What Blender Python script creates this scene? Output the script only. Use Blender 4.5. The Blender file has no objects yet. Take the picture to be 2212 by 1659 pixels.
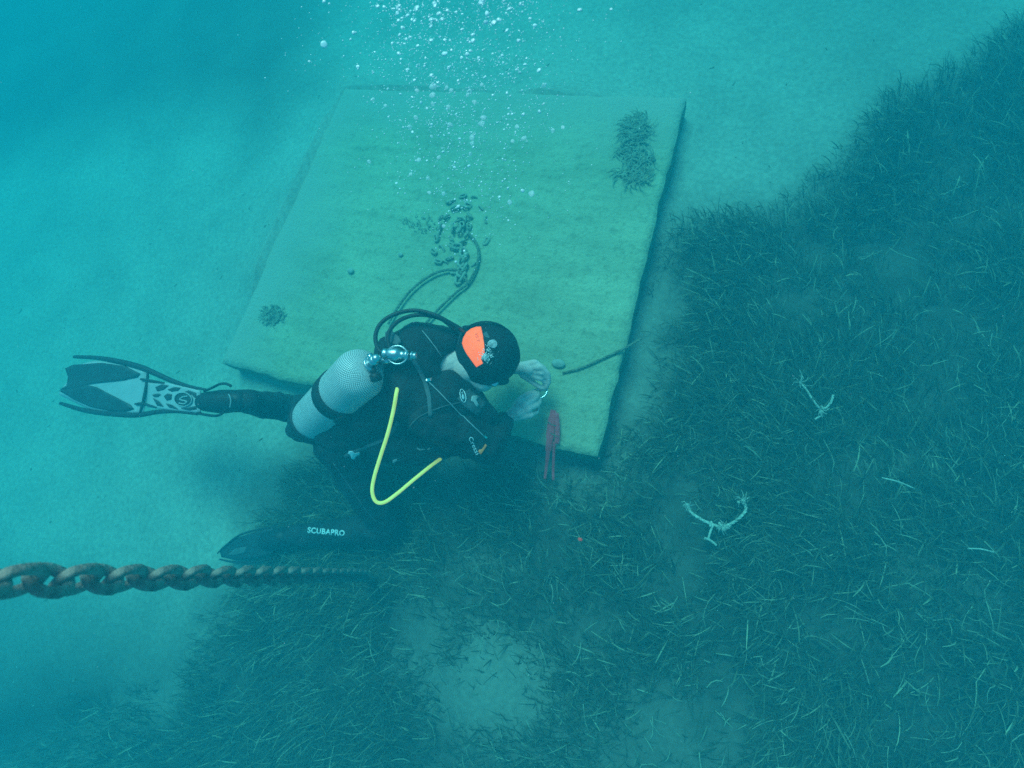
import bpy, bmesh, math, random
import numpy as np
from mathutils import Vector, Matrix
from mathutils.bvhtree import BVHTree
from mathutils.geometry import tessellate_polygon

random.seed(7); RNG = np.random.default_rng(7)
scene = bpy.context.scene
COL = scene.collection

# ------------------------------------------------------------------ camera
FPX, CX, CY, HC = 1080.0, 1106.0, 829.5, 2.5       # focal length in survey pixels, optical centre, height over seabed
def unit(v):
    v = np.array(v, float); return v / np.linalg.norm(v)
_Z = -unit((281, -351.5, -FPX)); _Y = unit((1266, 4204, -FPX)); _Y = unit(_Y - _Y.dot(_Z) * _Z); _X = np.cross(_Y, _Z)
ROT = np.array([_X, _Y, _Z])                        # world = ROT @ camera
CR, CU, CB = ROT[:, 0], ROT[:, 1], ROT[:, 2]        # camera right / up / back in the world
EYE = np.array([0, 0, HC])
cam_data = bpy.data.cameras.new('camera'); cam = bpy.data.objects.new('camera', cam_data); COL.objects.link(cam)
m = Matrix.Identity(4)
for i in range(3):
    for j in range(3): m[i][j] = ROT[i][j]
    m[i][3] = EYE[i]
cam.matrix_world = m
cam_data.sensor_width = 36; cam_data.lens = 36 * FPX / 2212.0; cam_data.clip_start = 0.02; cam_data.clip_end = 200
cam_data.dof.use_dof = True; cam_data.dof.focus_distance = 1.75; cam_data.dof.aperture_fstop = 2.3
scene.camera = cam

# ------------------------------------------------------------------ light
SUN_EL, SUN_AZ = math.radians(66), math.radians(118)   # azimuth counted from +X towards +Y
world = bpy.data.worlds.new('World'); scene.world = world; world.use_nodes = True
wn = world.node_tree
sky = wn.nodes.new('ShaderNodeTexSky'); sky.sky_type = 'NISHITA'; sky.sun_disc = False
sky.sun_elevation = SUN_EL; sky.sun_rotation = math.pi / 2 - SUN_AZ
wn.links.new(sky.outputs[0], wn.nodes['Background'].inputs[0]); wn.nodes['Background'].inputs[1].default_value = 0.10
sd = bpy.data.lights.new('sun', 'SUN'); sd.energy = 2.6; sd.angle = math.radians(24); sd.color = (1.0, 0.97, 0.90)
sun = bpy.data.objects.new('sun', sd); COL.objects.link(sun)
sv = Vector((math.cos(SUN_EL) * math.cos(SUN_AZ), math.cos(SUN_EL) * math.sin(SUN_AZ), math.sin(SUN_EL)))
sun.rotation_euler = sv.to_track_quat('Z', 'Y').to_euler()
scene.view_settings.view_transform = 'Standard'; scene.view_settings.look = 'None'
scene.view_settings.exposure = 0.47; scene.view_settings.gamma = 1.0; scene.view_settings.use_curve_mapping = False
scene.render.engine = 'CYCLES'
scene.cycles.volume_bounces = 2; scene.cycles.max_bounces = 6; scene.cycles.diffuse_bounces = 2
scene.cycles.transparent_max_bounces = 8; scene.cycles.sample_clamp_indirect = 4; scene.cycles.caustics_reflective = False
scene.cycles.use_denoising = False                       # the fine sensor-like grain of the water is wanted

# ------------------------------------------------------------------ helpers
def ray(px, py): return ROT @ np.array([(px - CX) / FPX, -(py - CY) / FPX, -1.0])
def P(px, py, z):
    d = ray(px, py); return EYE + d * ((z - HC) / d[2])
def mpp(p): return -(ROT.T @ (np.array(p) - EYE))[2] / FPX          # metres per survey pixel at a point

def tag(o, label=None, cat=None, group=None, kind=None):
    if label: o['label'] = label
    if cat: o['category'] = cat
    if group: o['group'] = group
    if kind: o['kind'] = kind
    return o
def empty(name, loc, label=None, cat=None, group=None):
    o = bpy.data.objects.new(name, None); COL.objects.link(o); o.location = Vector(loc); o.empty_display_size = .05
    return tag(o, label, cat, group)
def link_obj(name, me, mat=None, parent=None):
    o = bpy.data.objects.new(name, me); COL.objects.link(o)
    if mat is not None and not me.materials: me.materials.append(mat)
    if parent is not None:
        o.parent = parent
        t = parent; off = Vector((0, 0, 0))
        while t is not None: off += t.location; t = t.parent
        o.location = -off                                            # meshes are written in world coordinates
    return o
def mesh_obj(name, V, F, mat, parent=None, smooth=True):
    me = bpy.data.meshes.new(name); me.from_pydata([tuple(map(float, v)) for v in V], [], [tuple(f) for f in F]); me.update()
    if smooth: me.polygons.foreach_set('use_smooth', [True] * len(me.polygons))
    return link_obj(name, me, mat, parent)

def tube_geo(pts, rad, n=10, closed=False, flat=1.0):
    pts = [np.array(p, float) for p in pts]; m_ = len(pts)
    rads = rad if hasattr(rad, '__len__') else [rad] * m_
    V, F = [], []; prev = None
    for i, p in enumerate(pts):
        if closed: t = unit(pts[(i + 1) % m_] - pts[i - 1])
        else: t = unit(pts[min(i + 1, m_ - 1)] - pts[max(i - 1, 0)])
        if prev is None:
            a = np.array([0, 0, 1.0]) if abs(t[2]) < .9 else np.array([1.0, 0, 0])
            nrm = unit(np.cross(t, a))
        else: nrm = unit(prev - prev.dot(t) * t)
        prev = nrm; b = np.cross(t, nrm)
        for k in range(n):
            a = 2 * math.pi * k / n; V.append(p + rads[i] * (math.cos(a) * nrm + flat * math.sin(a) * b))
    rng = m_ if closed else m_ - 1
    for i in range(rng):
        for k in range(n):
            a, b_ = i * n + k, i * n + (k + 1) % n; c, d = ((i + 1) % m_) * n + (k + 1) % n, ((i + 1) % m_) * n + k
            F.append((a, b_, c, d))
    if not closed: F.append(tuple(range(n - 1, -1, -1))); F.append(tuple((m_ - 1) * n + k for k in range(n)))
    return V, F
def smooth_path(pts, k=8):
    pts = [np.array(p, float) for p in pts]; out = []
    q = [2 * pts[0] - pts[1]] + pts + [2 * pts[-1] - pts[-2]]
    for i in range(1, len(q) - 2):
        for s in range(k):
            t = s / k; a, b, c, d = q[i - 1], q[i], q[i + 1], q[i + 2]
            out.append(.5 * (2 * b + (c - a) * t + (2 * a - 5 * b + 4 * c - d) * t * t + (3 * b - a - 3 * c + d) * t ** 3))
    out.append(pts[-1]); return out
def join(*geos):
    V, F = [], []
    for v, f in geos:
        o = len(V); V += list(v); F += [tuple(i + o for i in q) for q in f]
    return V, F
_ico = {}
def ico(sub=2):
    if sub not in _ico:
        bm = bmesh.new(); bmesh.ops.create_icosphere(bm, subdivisions=sub, radius=1)
        _ico[sub] = (np.array([v.co[:] for v in bm.verts]), [tuple(v.index for v in f.verts) for f in bm.faces]); bm.free()
    return _ico[sub]
def ball(c, r, axes=None, sub=2):
    """ellipsoid; r a number or three semi-axes along the rows of axes"""
    V, F = ico(sub); r = np.array([r] * 3 if not hasattr(r, '__len__') else r, float)
    A = np.eye(3) if axes is None else np.array(axes, float)
    return [np.array(c) + (v * r) @ A for v in V], F
def cyl(a, b, ra, rb=None, n=24):
    return tube_geo([a, b], [ra, rb if rb is not None else ra], n)
def lathe(a, axis, prof, n=32):
    axis = unit(axis); t = np.array([0, 0, 1.0]) if abs(axis[2]) < .9 else np.array([1.0, 0, 0])
    u = unit(np.cross(axis, t)); w = np.cross(axis, u); V, F = [], []
    for (s, r) in prof:
        for k in range(n):
            q = 2 * math.pi * k / n; V.append(np.array(a) + axis * s + max(r, 1e-4) * (math.cos(q) * u + math.sin(q) * w))
    for i in range(len(prof) - 1):
        for k in range(n): F.append((i * n + k, i * n + (k + 1) % n, (i + 1) * n + (k + 1) % n, (i + 1) * n + k))
    F.append(tuple(range(n - 1, -1, -1))); F.append(tuple((len(prof) - 1) * n + k for k in range(n)))
    return V, F
def limb(*nodes, sub=2):
    """tapered limb through (point, radius) nodes: balls joined by cones"""
    g = []
    for i, (p, r) in enumerate(nodes):
        g.append(ball(p, r, sub=sub))
        if i: g.append(cyl(nodes[i - 1][0], p, nodes[i - 1][1], r, 16))
    return join(*g)
def fused(name, geo, voxel, mat, parent, smooth_it=6, noise=None):
    """fuse overlapping solids into one continuous skin"""
    me = bpy.data.meshes.new(name); me.from_pydata([tuple(map(float, v)) for v in geo[0]], [], geo[1]); me.update()
    tmp = bpy.data.objects.new('tmp', me); COL.objects.link(tmp)
    a = tmp.modifiers.new('r', 'REMESH'); a.mode = 'VOXEL'; a.voxel_size = voxel
    b = tmp.modifiers.new('s', 'SMOOTH'); b.factor = .5; b.iterations = smooth_it
    dg = bpy.context.evaluated_depsgraph_get(); dg.update()
    out = bpy.data.meshes.new_from_object(tmp.evaluated_get(dg)); out.name = name; out.materials.clear()
    bpy.data.objects.remove(tmp)
    if noise:
        n = len(out.vertices); co = np.empty(n * 3); out.vertices.foreach_get('co', co); co = co.reshape(-1, 3)
        no = np.empty(n * 3); out.vertices.foreach_get('normal', no); no = no.reshape(-1, 3)
        co += no * noise(co)[:, None]; out.vertices.foreach_set('co', co.ravel()); out.update()
    out.polygons.foreach_set('use_smooth', [True] * len(out.polygons))
    return link_obj(name, out, mat, parent)

# smooth value noise
_tab = RNG.random((64, 64, 64)).astype(np.float32)
def noise3(p, f):
    q = np.asarray(p, float) * f + 17.3; i = np.floor(q).astype(int); t = q - i; t = t * t * (3 - 2 * t); r = 0
    for a in (0, 1):
        for b in (0, 1):
            for c in (0, 1):
                w = (t[:, 0] if a else 1 - t[:, 0]) * (t[:, 1] if b else 1 - t[:, 1]) * (t[:, 2] if c else 1 - t[:, 2])
                r = r + w * _tab[(i[:, 0] + a) % 64, (i[:, 1] + b) % 64, (i[:, 2] + c) % 64]
    return r
def noise2(x, y, f, s=0.0): return noise3(np.stack([x, y, np.full_like(x, s)], 1), f)
def fbm2(x, y, f, s=0.0): return (noise2(x, y, f, s) + .5 * noise2(x, y, 2.1 * f, s + 3) + .25 * noise2(x, y, 4.3 * f, s + 7)) / 1.75

# ------------------------------------------------------------------ materials
def material(name, base, rough=.7, metal=0.0, var=.0, vscale=20, bump=0.0, bscale=60, spec=.3, base2=None, emit=None, estr=0, sheen=0):
    mt = bpy.data.materials.new(name); mt.use_nodes = True; nt = mt.node_tree; N = nt.nodes; L = nt.links
    pb = N['Principled BSDF']; pb.inputs['Roughness'].default_value = rough; pb.inputs['Metallic'].default_value = metal
    pb.inputs['Specular IOR Level'].default_value = spec
    tc = N.new('ShaderNodeTexCoord')
    nz = N.new('ShaderNodeTexNoise'); nz.inputs['Scale'].default_value = vscale; nz.inputs['Detail'].default_value = 6
    L.new(tc.outputs['Object'], nz.inputs['Vector'])
    rp = N.new('ShaderNodeValToRGB'); L.new(nz.outputs['Fac'], rp.inputs[0])
    b2 = base2 if base2 is not None else tuple(c * (1 - var) for c in base)
    rp.color_ramp.elements[0].position = .35; rp.color_ramp.elements[1].position = .65
    rp.color_ramp.elements[0].color = (*b2, 1); rp.color_ramp.elements[1].color = (*base, 1)
    L.new(rp.outputs[0], pb.inputs['Base Color'])
    if bump:
        bn = N.new('ShaderNodeTexNoise'); bn.inputs['Scale'].default_value = bscale; bn.inputs['Detail'].default_value = 5
        L.new(tc.outputs['Object'], bn.inputs['Vector'])
        bp = N.new('ShaderNodeBump'); bp.inputs['Strength'].default_value = bump; bp.inputs['Distance'].default_value = .01
        L.new(bn.outputs['Fac'], bp.inputs['Height']); L.new(bp.outputs[0], pb.inputs['Normal'])
    if emit: pb.inputs['Emission Color'].default_value = (*emit, 1); pb.inputs['Emission Strength'].default_value = estr
    return mt
M = {}
M['neoprene'] = material('black_neoprene', (.026, .028, .031), .7, var=.5, vscale=9, bump=.25, bscale=160)
M['vest'] = material('vest_fabric', (.022, .026, .030), .8, var=.4, vscale=14, bump=.4, bscale=220)
M['vest_grey'] = material('grey_webbing', (.13, .16, .17), .8, var=.3, vscale=30, bump=.4, bscale=300)
M['hood'] = material('hood_neoprene', (.018, .018, .022), .7, var=.3, vscale=30, bump=.3, bscale=260)
M['rubber'] = material('black_rubber', (.02, .02, .022), .5, var=.3)
# fluorescent dyes really give off light: orange marker panel and yellow hose sheath
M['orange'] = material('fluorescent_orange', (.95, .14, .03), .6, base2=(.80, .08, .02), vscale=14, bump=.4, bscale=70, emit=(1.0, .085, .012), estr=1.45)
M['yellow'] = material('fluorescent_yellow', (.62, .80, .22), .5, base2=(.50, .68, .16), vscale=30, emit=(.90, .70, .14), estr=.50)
M['skin'] = material('skin', (.90, .66, .60), .55, var=.12, vscale=30, bump=.2, bscale=180)
M['steel'] = material('polished_steel', (.75, .76, .76), .22, 1.0, var=.1)
M['chrome'] = material('chromed_brass', (.62, .66, .68), .34, 1.0, var=.08)
M['print'] = material('pale_print', (.85, .9, .92), .5, var=.05)
M['print_dim'] = material('dim_print', (.34, .42, .44), .6, var=.2)
M['tick'] = material('orange_print', (.9, .35, .1), .5, var=.1, emit=(1., .25, .05), estr=.12)  # small glow added so the print stays orange under water
M['hose'] = material('black_hose', (.025, .026, .028), .5, var=.2)
M['fin_light'] = material('fin_light', (.48, .52, .52), .45, var=.12, vscale=12)
M['fin_dark'] = material('fin_dark', (.05, .06, .065), .5, var=.3, vscale=14)
M['fin_rail'] = material('fin_rail', (.03, .035, .04), .5, var=.2)
M['chain'] = material('rusty_chain', (.38, .33, .27), .85, .1, base2=(.13, .11, .09), vscale=38, bump=.9, bscale=90)
M['crust'] = material('encrusted_chain', (.44, .44, .31), .9, base2=(.34, .34, .24), vscale=40, bump=.9)
M['rope_dark'] = material('dark_rope', (.30, .31, .21), .9, var=.5, vscale=60, bump=.8, bscale=150)
M['rope_pale'] = material('pale_rope', (.75, .78, .66), .8, base2=(.42, .46, .38), vscale=70, bump=.8, bscale=200)
M['pink'] = material('pink_webbing', (.62, .11, .15), .8, base2=(.36, .06, .09), vscale=50, bump=.5, bscale=200, emit=(1., .08, .12), estr=.07)  # faint glow added to hold the pink; webbing emits no light
M['weed'] = material('brown_seaweed', (.36, .37, .25), .8, var=.5, vscale=40)
M['stone'] = material('pale_stone', (.5, .5, .42), .9, var=.3, vscale=50, bump=.6)
M['red'] = material('red_plastic', (.8, .05, .03), .4, emit=(1, .05, .03), estr=.25)  # glow added to keep the red; the plastic is no light source
M['snow'] = material('plankton_flake', (.85, .85, .85), .8, var=.1)
M['glass'] = material('mask_glass', (.5, .6, .6), .08, 0, spec=.8)

def m_tank():
    mt = material('netted_tank', (.86, .88, .88), .40, .05, var=.1); nt = mt.node_tree; N = nt.nodes; L = nt.links
    pb = N['Principled BSDF']; at = N.new('ShaderNodeUVMap')
    sx = N.new('ShaderNodeSeparateXYZ'); L.new(at.outputs[0], sx.inputs[0])
    def mth(op, a, b=None):
        n = N.new('ShaderNodeMath'); n.operation = op
        for i, v in enumerate((a, b)):
            if v is None: continue
            if isinstance(v, (int, float)): n.inputs[i].default_value = v
            else: L.new(v, n.inputs[i])
        return n.outputs[0]
    a = mth('PINGPONG', mth('ADD', sx.outputs[0], sx.outputs[1]), .5); b = mth('PINGPONG', mth('SUBTRACT', sx.outputs[0], sx.outputs[1]), .5)
    line = mth('MINIMUM', a, b); fac = mth('SMOOTH_MIN', mth('MULTIPLY', line, 6.5), 1.0)
    N_mix = N.new('ShaderNodeMixRGB'); L.new(fac, N_mix.inputs[0]); N_mix.inputs[1].default_value = (.015, .018, .02, 1)
    for l in list(pb.inputs['Base Color'].links): src = l.from_socket; L.remove(l)
    L.new(src, N_mix.inputs[2]); L.new(N_mix.outputs[0], pb.inputs['Base Color'])
    bp = N.new('ShaderNodeBump'); bp.invert = True; bp.inputs['Strength'].default_value = .7; bp.inputs['Distance'].default_value = .003
    L.new(fac, bp.inputs['Height']); L.new(bp.outputs[0], pb.inputs['Normal'])
    return mt
M['tank'] = m_tank()

def m_bubble():
    mt = bpy.data.materials.new('air_bubble'); mt.use_nodes = True; N = mt.node_tree.nodes; L = mt.node_tree.links
    pb = N['Principled BSDF']; pb.inputs['Base Color'].default_value = (.9, .93, .95, 1); pb.inputs['Roughness'].default_value = .25
    tr = N.new('ShaderNodeBsdfTransparent'); mx = N.new('ShaderNodeMixShader'); lw = N.new('ShaderNodeLayerWeight'); lw.inputs[0].default_value = .35
    mp = N.new('ShaderNodeMapRange'); mp.inputs[3].default_value = .28; mp.inputs[4].default_value = .95
    L.new(lw.outputs['Facing'], mp.inputs[0]); L.new(mp.outputs[0], mx.inputs[0]); L.new(tr.outputs[0], mx.inputs[1]); L.new(pb.outputs[0], mx.inputs[2])
    L.new(mx.outputs[0], N['Material Output'].inputs[0]); return mt
M['bubble'] = m_bubble()
M['fizz'] = material('bright_bubble', (.92, .95, .96), .2, 0, var=.03, spec=.8)

def m_sand():
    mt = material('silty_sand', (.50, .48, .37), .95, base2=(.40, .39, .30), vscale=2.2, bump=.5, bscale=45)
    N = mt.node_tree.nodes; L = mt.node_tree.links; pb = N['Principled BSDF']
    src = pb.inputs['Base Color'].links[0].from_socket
    at = N.new('ShaderNodeAttribute'); at.attribute_name = 'cover'  # seagrass cover together with the painted corner falloff
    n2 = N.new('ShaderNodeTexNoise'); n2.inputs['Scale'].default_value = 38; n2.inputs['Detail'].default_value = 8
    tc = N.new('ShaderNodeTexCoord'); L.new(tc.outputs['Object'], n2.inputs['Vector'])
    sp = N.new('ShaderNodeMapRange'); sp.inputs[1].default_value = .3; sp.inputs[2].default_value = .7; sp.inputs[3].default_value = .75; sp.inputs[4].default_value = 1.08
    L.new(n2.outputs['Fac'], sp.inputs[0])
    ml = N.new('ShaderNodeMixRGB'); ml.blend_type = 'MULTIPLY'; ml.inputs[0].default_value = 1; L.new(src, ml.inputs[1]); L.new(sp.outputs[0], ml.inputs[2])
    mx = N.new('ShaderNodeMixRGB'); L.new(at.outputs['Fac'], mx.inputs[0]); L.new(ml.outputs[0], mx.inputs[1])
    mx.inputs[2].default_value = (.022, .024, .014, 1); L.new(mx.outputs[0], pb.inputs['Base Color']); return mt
M['sand'] = m_sand()
def m_grass():
    mt = bpy.data.materials.new('seagrass_blade'); mt.use_nodes = True; N = mt.node_tree.nodes; L = mt.node_tree.links
    pb = N['Principled BSDF']; pb.inputs['Roughness'].default_value = .7; pb.inputs['Specular IOR Level'].default_value = .2
    at = N.new('ShaderNodeAttribute'); at.attribute_name = 'tone'; rp = N.new('ShaderNodeValToRGB'); L.new(at.outputs['Fac'], rp.inputs[0])
    e = rp.color_ramp.elements; e[0].color = (.045, .055, .030, 1); e[1].position = 1; e[1].color = (.46, .48, .30, 1)
    k = e.new(.55); k.color = (.105, .120, .065, 1); k = e.new(.85); k.color = (.21, .23, .14, 1)
    L.new(rp.outputs[0], pb.inputs['Base Color']); return mt
M['grass'] = m_grass()
def m_concrete():
    mt = material('silted_concrete', (.51, .51, .31), .95, base2=(.41, .41, .25), vscale=2.2, bump=.9, bscale=60)
    N = mt.node_tree.nodes; L = mt.node_tree.links; pb = N['Principled BSDF']; src = pb.inputs['Base Color'].links[0].from_socket
    tc = N.new('ShaderNodeTexCoord'); mp = N.new('ShaderNodeMapping'); mp.inputs['Scale'].default_value = (1, 4.5, 1); mp.inputs['Rotation'].default_value = (0, 0, .25)
    L.new(tc.outputs['Object'], mp.inputs[0]); nz = N.new('ShaderNodeTexNoise'); nz.inputs['Scale'].default_value = 2.4; nz.inputs['Detail'].default_value = 9; nz.inputs['Roughness'].default_value = .65
    L.new(mp.outputs[0], nz.inputs[0]); r = N.new('ShaderNodeValToRGB'); r.color_ramp.elements[0].position = .40; r.color_ramp.elements[0].color = (.80, .81, .80, 1)
    r.color_ramp.elements[1].position = .56; L.new(nz.outputs['Fac'], r.inputs[0])
    ml = N.new('ShaderNodeMixRGB'); ml.blend_type = 'MULTIPLY'; ml.inputs[0].default_value = .8; L.new(src, ml.inputs[1]); L.new(r.outputs[0], ml.inputs[2])
    # dark specks of turf algae and a silt blanket that thickens where sand has drifted up
    v = N.new('ShaderNodeTexNoise'); v.inputs['Scale'].default_value = 26; v.inputs['Detail'].default_value = 9; v.inputs['Roughness'].default_value = .75; L.new(tc.outputs['Object'], v.inputs[0])
    vr = N.new('ShaderNodeValToRGB'); vr.color_ramp.elements[0].position = .36; vr.color_ramp.elements[0].color = (.62, .64, .60, 1); vr.color_ramp.elements[1].position = .50; L.new(v.outputs['Fac'], vr.inputs[0])
    m2 = N.new('ShaderNodeMixRGB'); m2.blend_type = 'MULTIPLY'; m2.inputs[0].default_value = .8; L.new(ml.outputs[0], m2.inputs[1]); L.new(vr.outputs[0], m2.inputs[2])
    at = N.new('ShaderNodeAttribute'); at.attribute_name = 'silt'; m3 = N.new('ShaderNodeMixRGB'); L.new(at.outputs['Fac'], m3.inputs[0]); L.new(m2.outputs[0], m3.inputs[1]); m3.inputs[2].default_value = (.44, .43, .33, 1)
    L.new(m3.outputs[0], pb.inputs['Base Color']); return mt
M['concrete'] = m_concrete()
M['block_side'] = material('darker_concrete', (.26, .26, .17), .95, base2=(.13, .14, .09), vscale=14, bump=.8, bscale=60)  # block sides, darker than the top

# ------------------------------------------------------------------ the water (closed box of even density round everything)
def box_geo(lo, hi):
    V = [(x, y, z) for x in (lo[0], hi[0]) for y in (lo[1], hi[1]) for z in (lo[2], hi[2])]
    return V, [(0, 1, 3, 2), (4, 6, 7, 5), (0, 4, 5, 1), (2, 3, 7, 6), (0, 2, 6, 4), (1, 5, 7, 3)]
wm = bpy.data.materials.new('sea_water'); wm.use_nodes = True; N = wm.node_tree.nodes; N.remove(N['Principled BSDF'])
pv = N.new('ShaderNodeVolumePrincipled'); pv.inputs['Color'].default_value = (.02, .735, .935, 1); pv.inputs['Density'].default_value = .130
pv.inputs['Anisotropy'].default_value = 0.0; pv.inputs['Absorption Color'].default_value = (1, 1, 1, 1)
va = N.new('ShaderNodeVolumeAbsorption'); va.inputs['Color'].default_value = (.0, .895, .94, 1); va.inputs['Density'].default_value = .46
ad = N.new('ShaderNodeAddShader'); wm.node_tree.links.new(pv.outputs[0], ad.inputs[0]); wm.node_tree.links.new(va.outputs[0], ad.inputs[1])
wm.node_tree.links.new(ad.outputs[0], N['Material Output'].inputs['Volume'])
g = box_geo((-21, -21, -1.3), (21, 21, HC + .25))
hz = mesh_obj('haze', g[0], g[1], wm, smooth=False)
tag(hz, 'turquoise sea water filling the whole view, thicker with distance', None, None, 'stuff')

# ------------------------------------------------------------------ where seagrass grows (areas on the seabed)
def ground_poly(pxs): return np.array([P(x, y, 0)[:2] for x, y in pxs])
def sdf(poly, x, y):
    n = len(poly); d = np.full(x.shape, 1e9); inside = np.zeros(x.shape, bool)
    for i in range(n):
        a, b = poly[i], poly[(i + 1) % n]; e = b - a; L2 = (e ** 2).sum()
        t = np.clip(((x - a[0]) * e[0] + (y - a[1]) * e[1]) / L2, 0, 1)
        d = np.minimum(d, np.hypot(x - a[0] - t * e[0], y - a[1] - t * e[1]))
        c = ((a[1] > y) != (b[1] > y)) & (x < (b[0] - a[0]) * (y - a[1]) / (b[1] - a[1] + 1e-12) + a[0]); inside ^= c
    return np.where(inside, d, -d)
MAIN = ground_poly([(2700, -330), (2212, 5), (2060, 55), (1900, 160), (1790, 245), (1740, 340), (1660, 420), (1560, 440), (1440, 450), (1300, 960), (1000, 900),
                    (680, 950), (600, 1005), (540, 1080), (505, 1180), (440, 1290), (340, 1400), (270, 1500), (190, 1620), (90, 1800), (0, 2700), (3400, 2700), (4200, 300)])
FAR = ground_poly([(-700, -150), (-100, -330), (500, -420), (900, -300), (780, 60), (740, 200), (640, 330), (520, 430), (440, 350), (250, 330), (60, 420), (-500, 420)])
LOWER_LEFT = ground_poly([(-900, 1450), (0, 1500), (200, 1460), (330, 1400), (300, 1900), (-300, 2400), (-1400, 2400)])  # sparse seagrass, partly there to imitate lens darkening in this corner
HOLES = [((1230, 1580), .80, .40), ((1060, 1480), .36, .24), ((790, 1255), .10, .08), ((1090, 1450), .22, .16), ((2010, 1250), .30, .16), ((1060, 1200), .14, .08)]
def cover(x, y):
    w = (fbm2(x, y, 1.6, 1) - .5) * .5 + (fbm2(x, y, 7, 5) - .5) * .22
    c = np.clip((sdf(MAIN, x, y) + w + .09) / .48, 0, 1)
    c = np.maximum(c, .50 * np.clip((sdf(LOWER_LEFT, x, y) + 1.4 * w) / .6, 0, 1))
    for (q, rx, ry) in HOLES:
        h = P(q[0], q[1], 0); d = np.sqrt(((x - h[0]) / rx) ** 2 + ((y - h[1]) / ry) ** 2) + 2.2 * w
        c = c * (.70 + .30 * np.clip((d - .6) / .7, 0, 1))
    return c
S0 = P(1290, 985, .20); S1 = P(1485, 205, .20); SX1, SY0, SY1 = S0[0], S0[1], S1[1]; SX0 = P(475, 782, .20)[0]

CORNER_FALLOFF = ground_poly([(-1500, 950), (0, 1130), (500, 1200), (700, 1400), (300, 1900), (-600, 2600), (-2500, 2600)])  # light falloff of the lower left corner, painted as darker sand
CORNER_FALLOFF2 = ground_poly([(1400, -600), (1300, 60), (1560, 180), (1500, 520), (2300, 520), (3200, -900)])  # weaker falloff painted over the upper right sand
def cover_and_falloff(x, y):  # seagrass cover, far dark patch and painted corner falloff
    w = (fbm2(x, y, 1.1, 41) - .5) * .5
    q = np.maximum(cover(x, y) ** .7 * (.70 + .30 * fbm2(x, y, 9, 4)), .93 * np.clip((sdf(CORNER_FALLOFF, x, y) + w) / .9, 0, 1) * (.85 + .3 * fbm2(x, y, 5, 43)))
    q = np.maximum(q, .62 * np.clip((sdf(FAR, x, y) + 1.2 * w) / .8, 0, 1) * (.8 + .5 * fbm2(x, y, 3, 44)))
    return np.clip(np.maximum(q, .22 * np.clip((sdf(CORNER_FALLOFF2, x, y) + w) / .8, 0, 1)), 0, 1)
def ground_z(x, y):
    z = (fbm2(x, y, .9, 11) - .5) * .10 + (fbm2(x, y, 5, 2) - .5) * .022
    d = np.maximum(np.maximum(SX0 - x, x - SX1), np.maximum(SY0 - y, y - SY1))           # distance outside the block
    side = np.clip(np.maximum((SX0 + .35 - x) / .3, (y - SY1 + .35) / .3), 0, 1) * np.clip((y - SY0 + .1) / .7, 0, 1) * np.clip((SX1 - x + .2) / .9, 0, 1)
    return z + side * np.clip(.235 - z, 0, 1) * np.exp(-np.maximum(d, 0) / .30) * np.clip(.80 + .9 * (fbm2(x, y, 2.2, 61) - .35), .5, 1.05) * np.where(d < -.03, .3, 1)
# seabed sheet: fine near the block, coarse towards the rim
u = np.linspace(-1, 1, 361); ax = 20 * (0.22 * u + .78 * np.sign(u) * np.abs(u) ** 3.2)
gx, gy = np.meshgrid(ax - .0, ax, indexing='ij'); X, Y = gx.ravel() - .3 * 0, gy.ravel()
Z = ground_z(X, Y); n = len(u)
V = np.stack([X, Y, Z], 1); idx = np.arange(n * n).reshape(n, n)
Fq = np.stack([idx[:-1, :-1], idx[1:, :-1], idx[1:, 1:], idx[:-1, 1:]], -1).reshape(-1, 4)
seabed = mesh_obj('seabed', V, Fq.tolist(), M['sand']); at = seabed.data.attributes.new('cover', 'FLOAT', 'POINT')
at.data.foreach_set('value', cover_and_falloff(X, Y).astype(np.float32)); tag(seabed, 'pale sandy seabed with dark patches and painted dim corners', None, None, 'structure')

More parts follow.
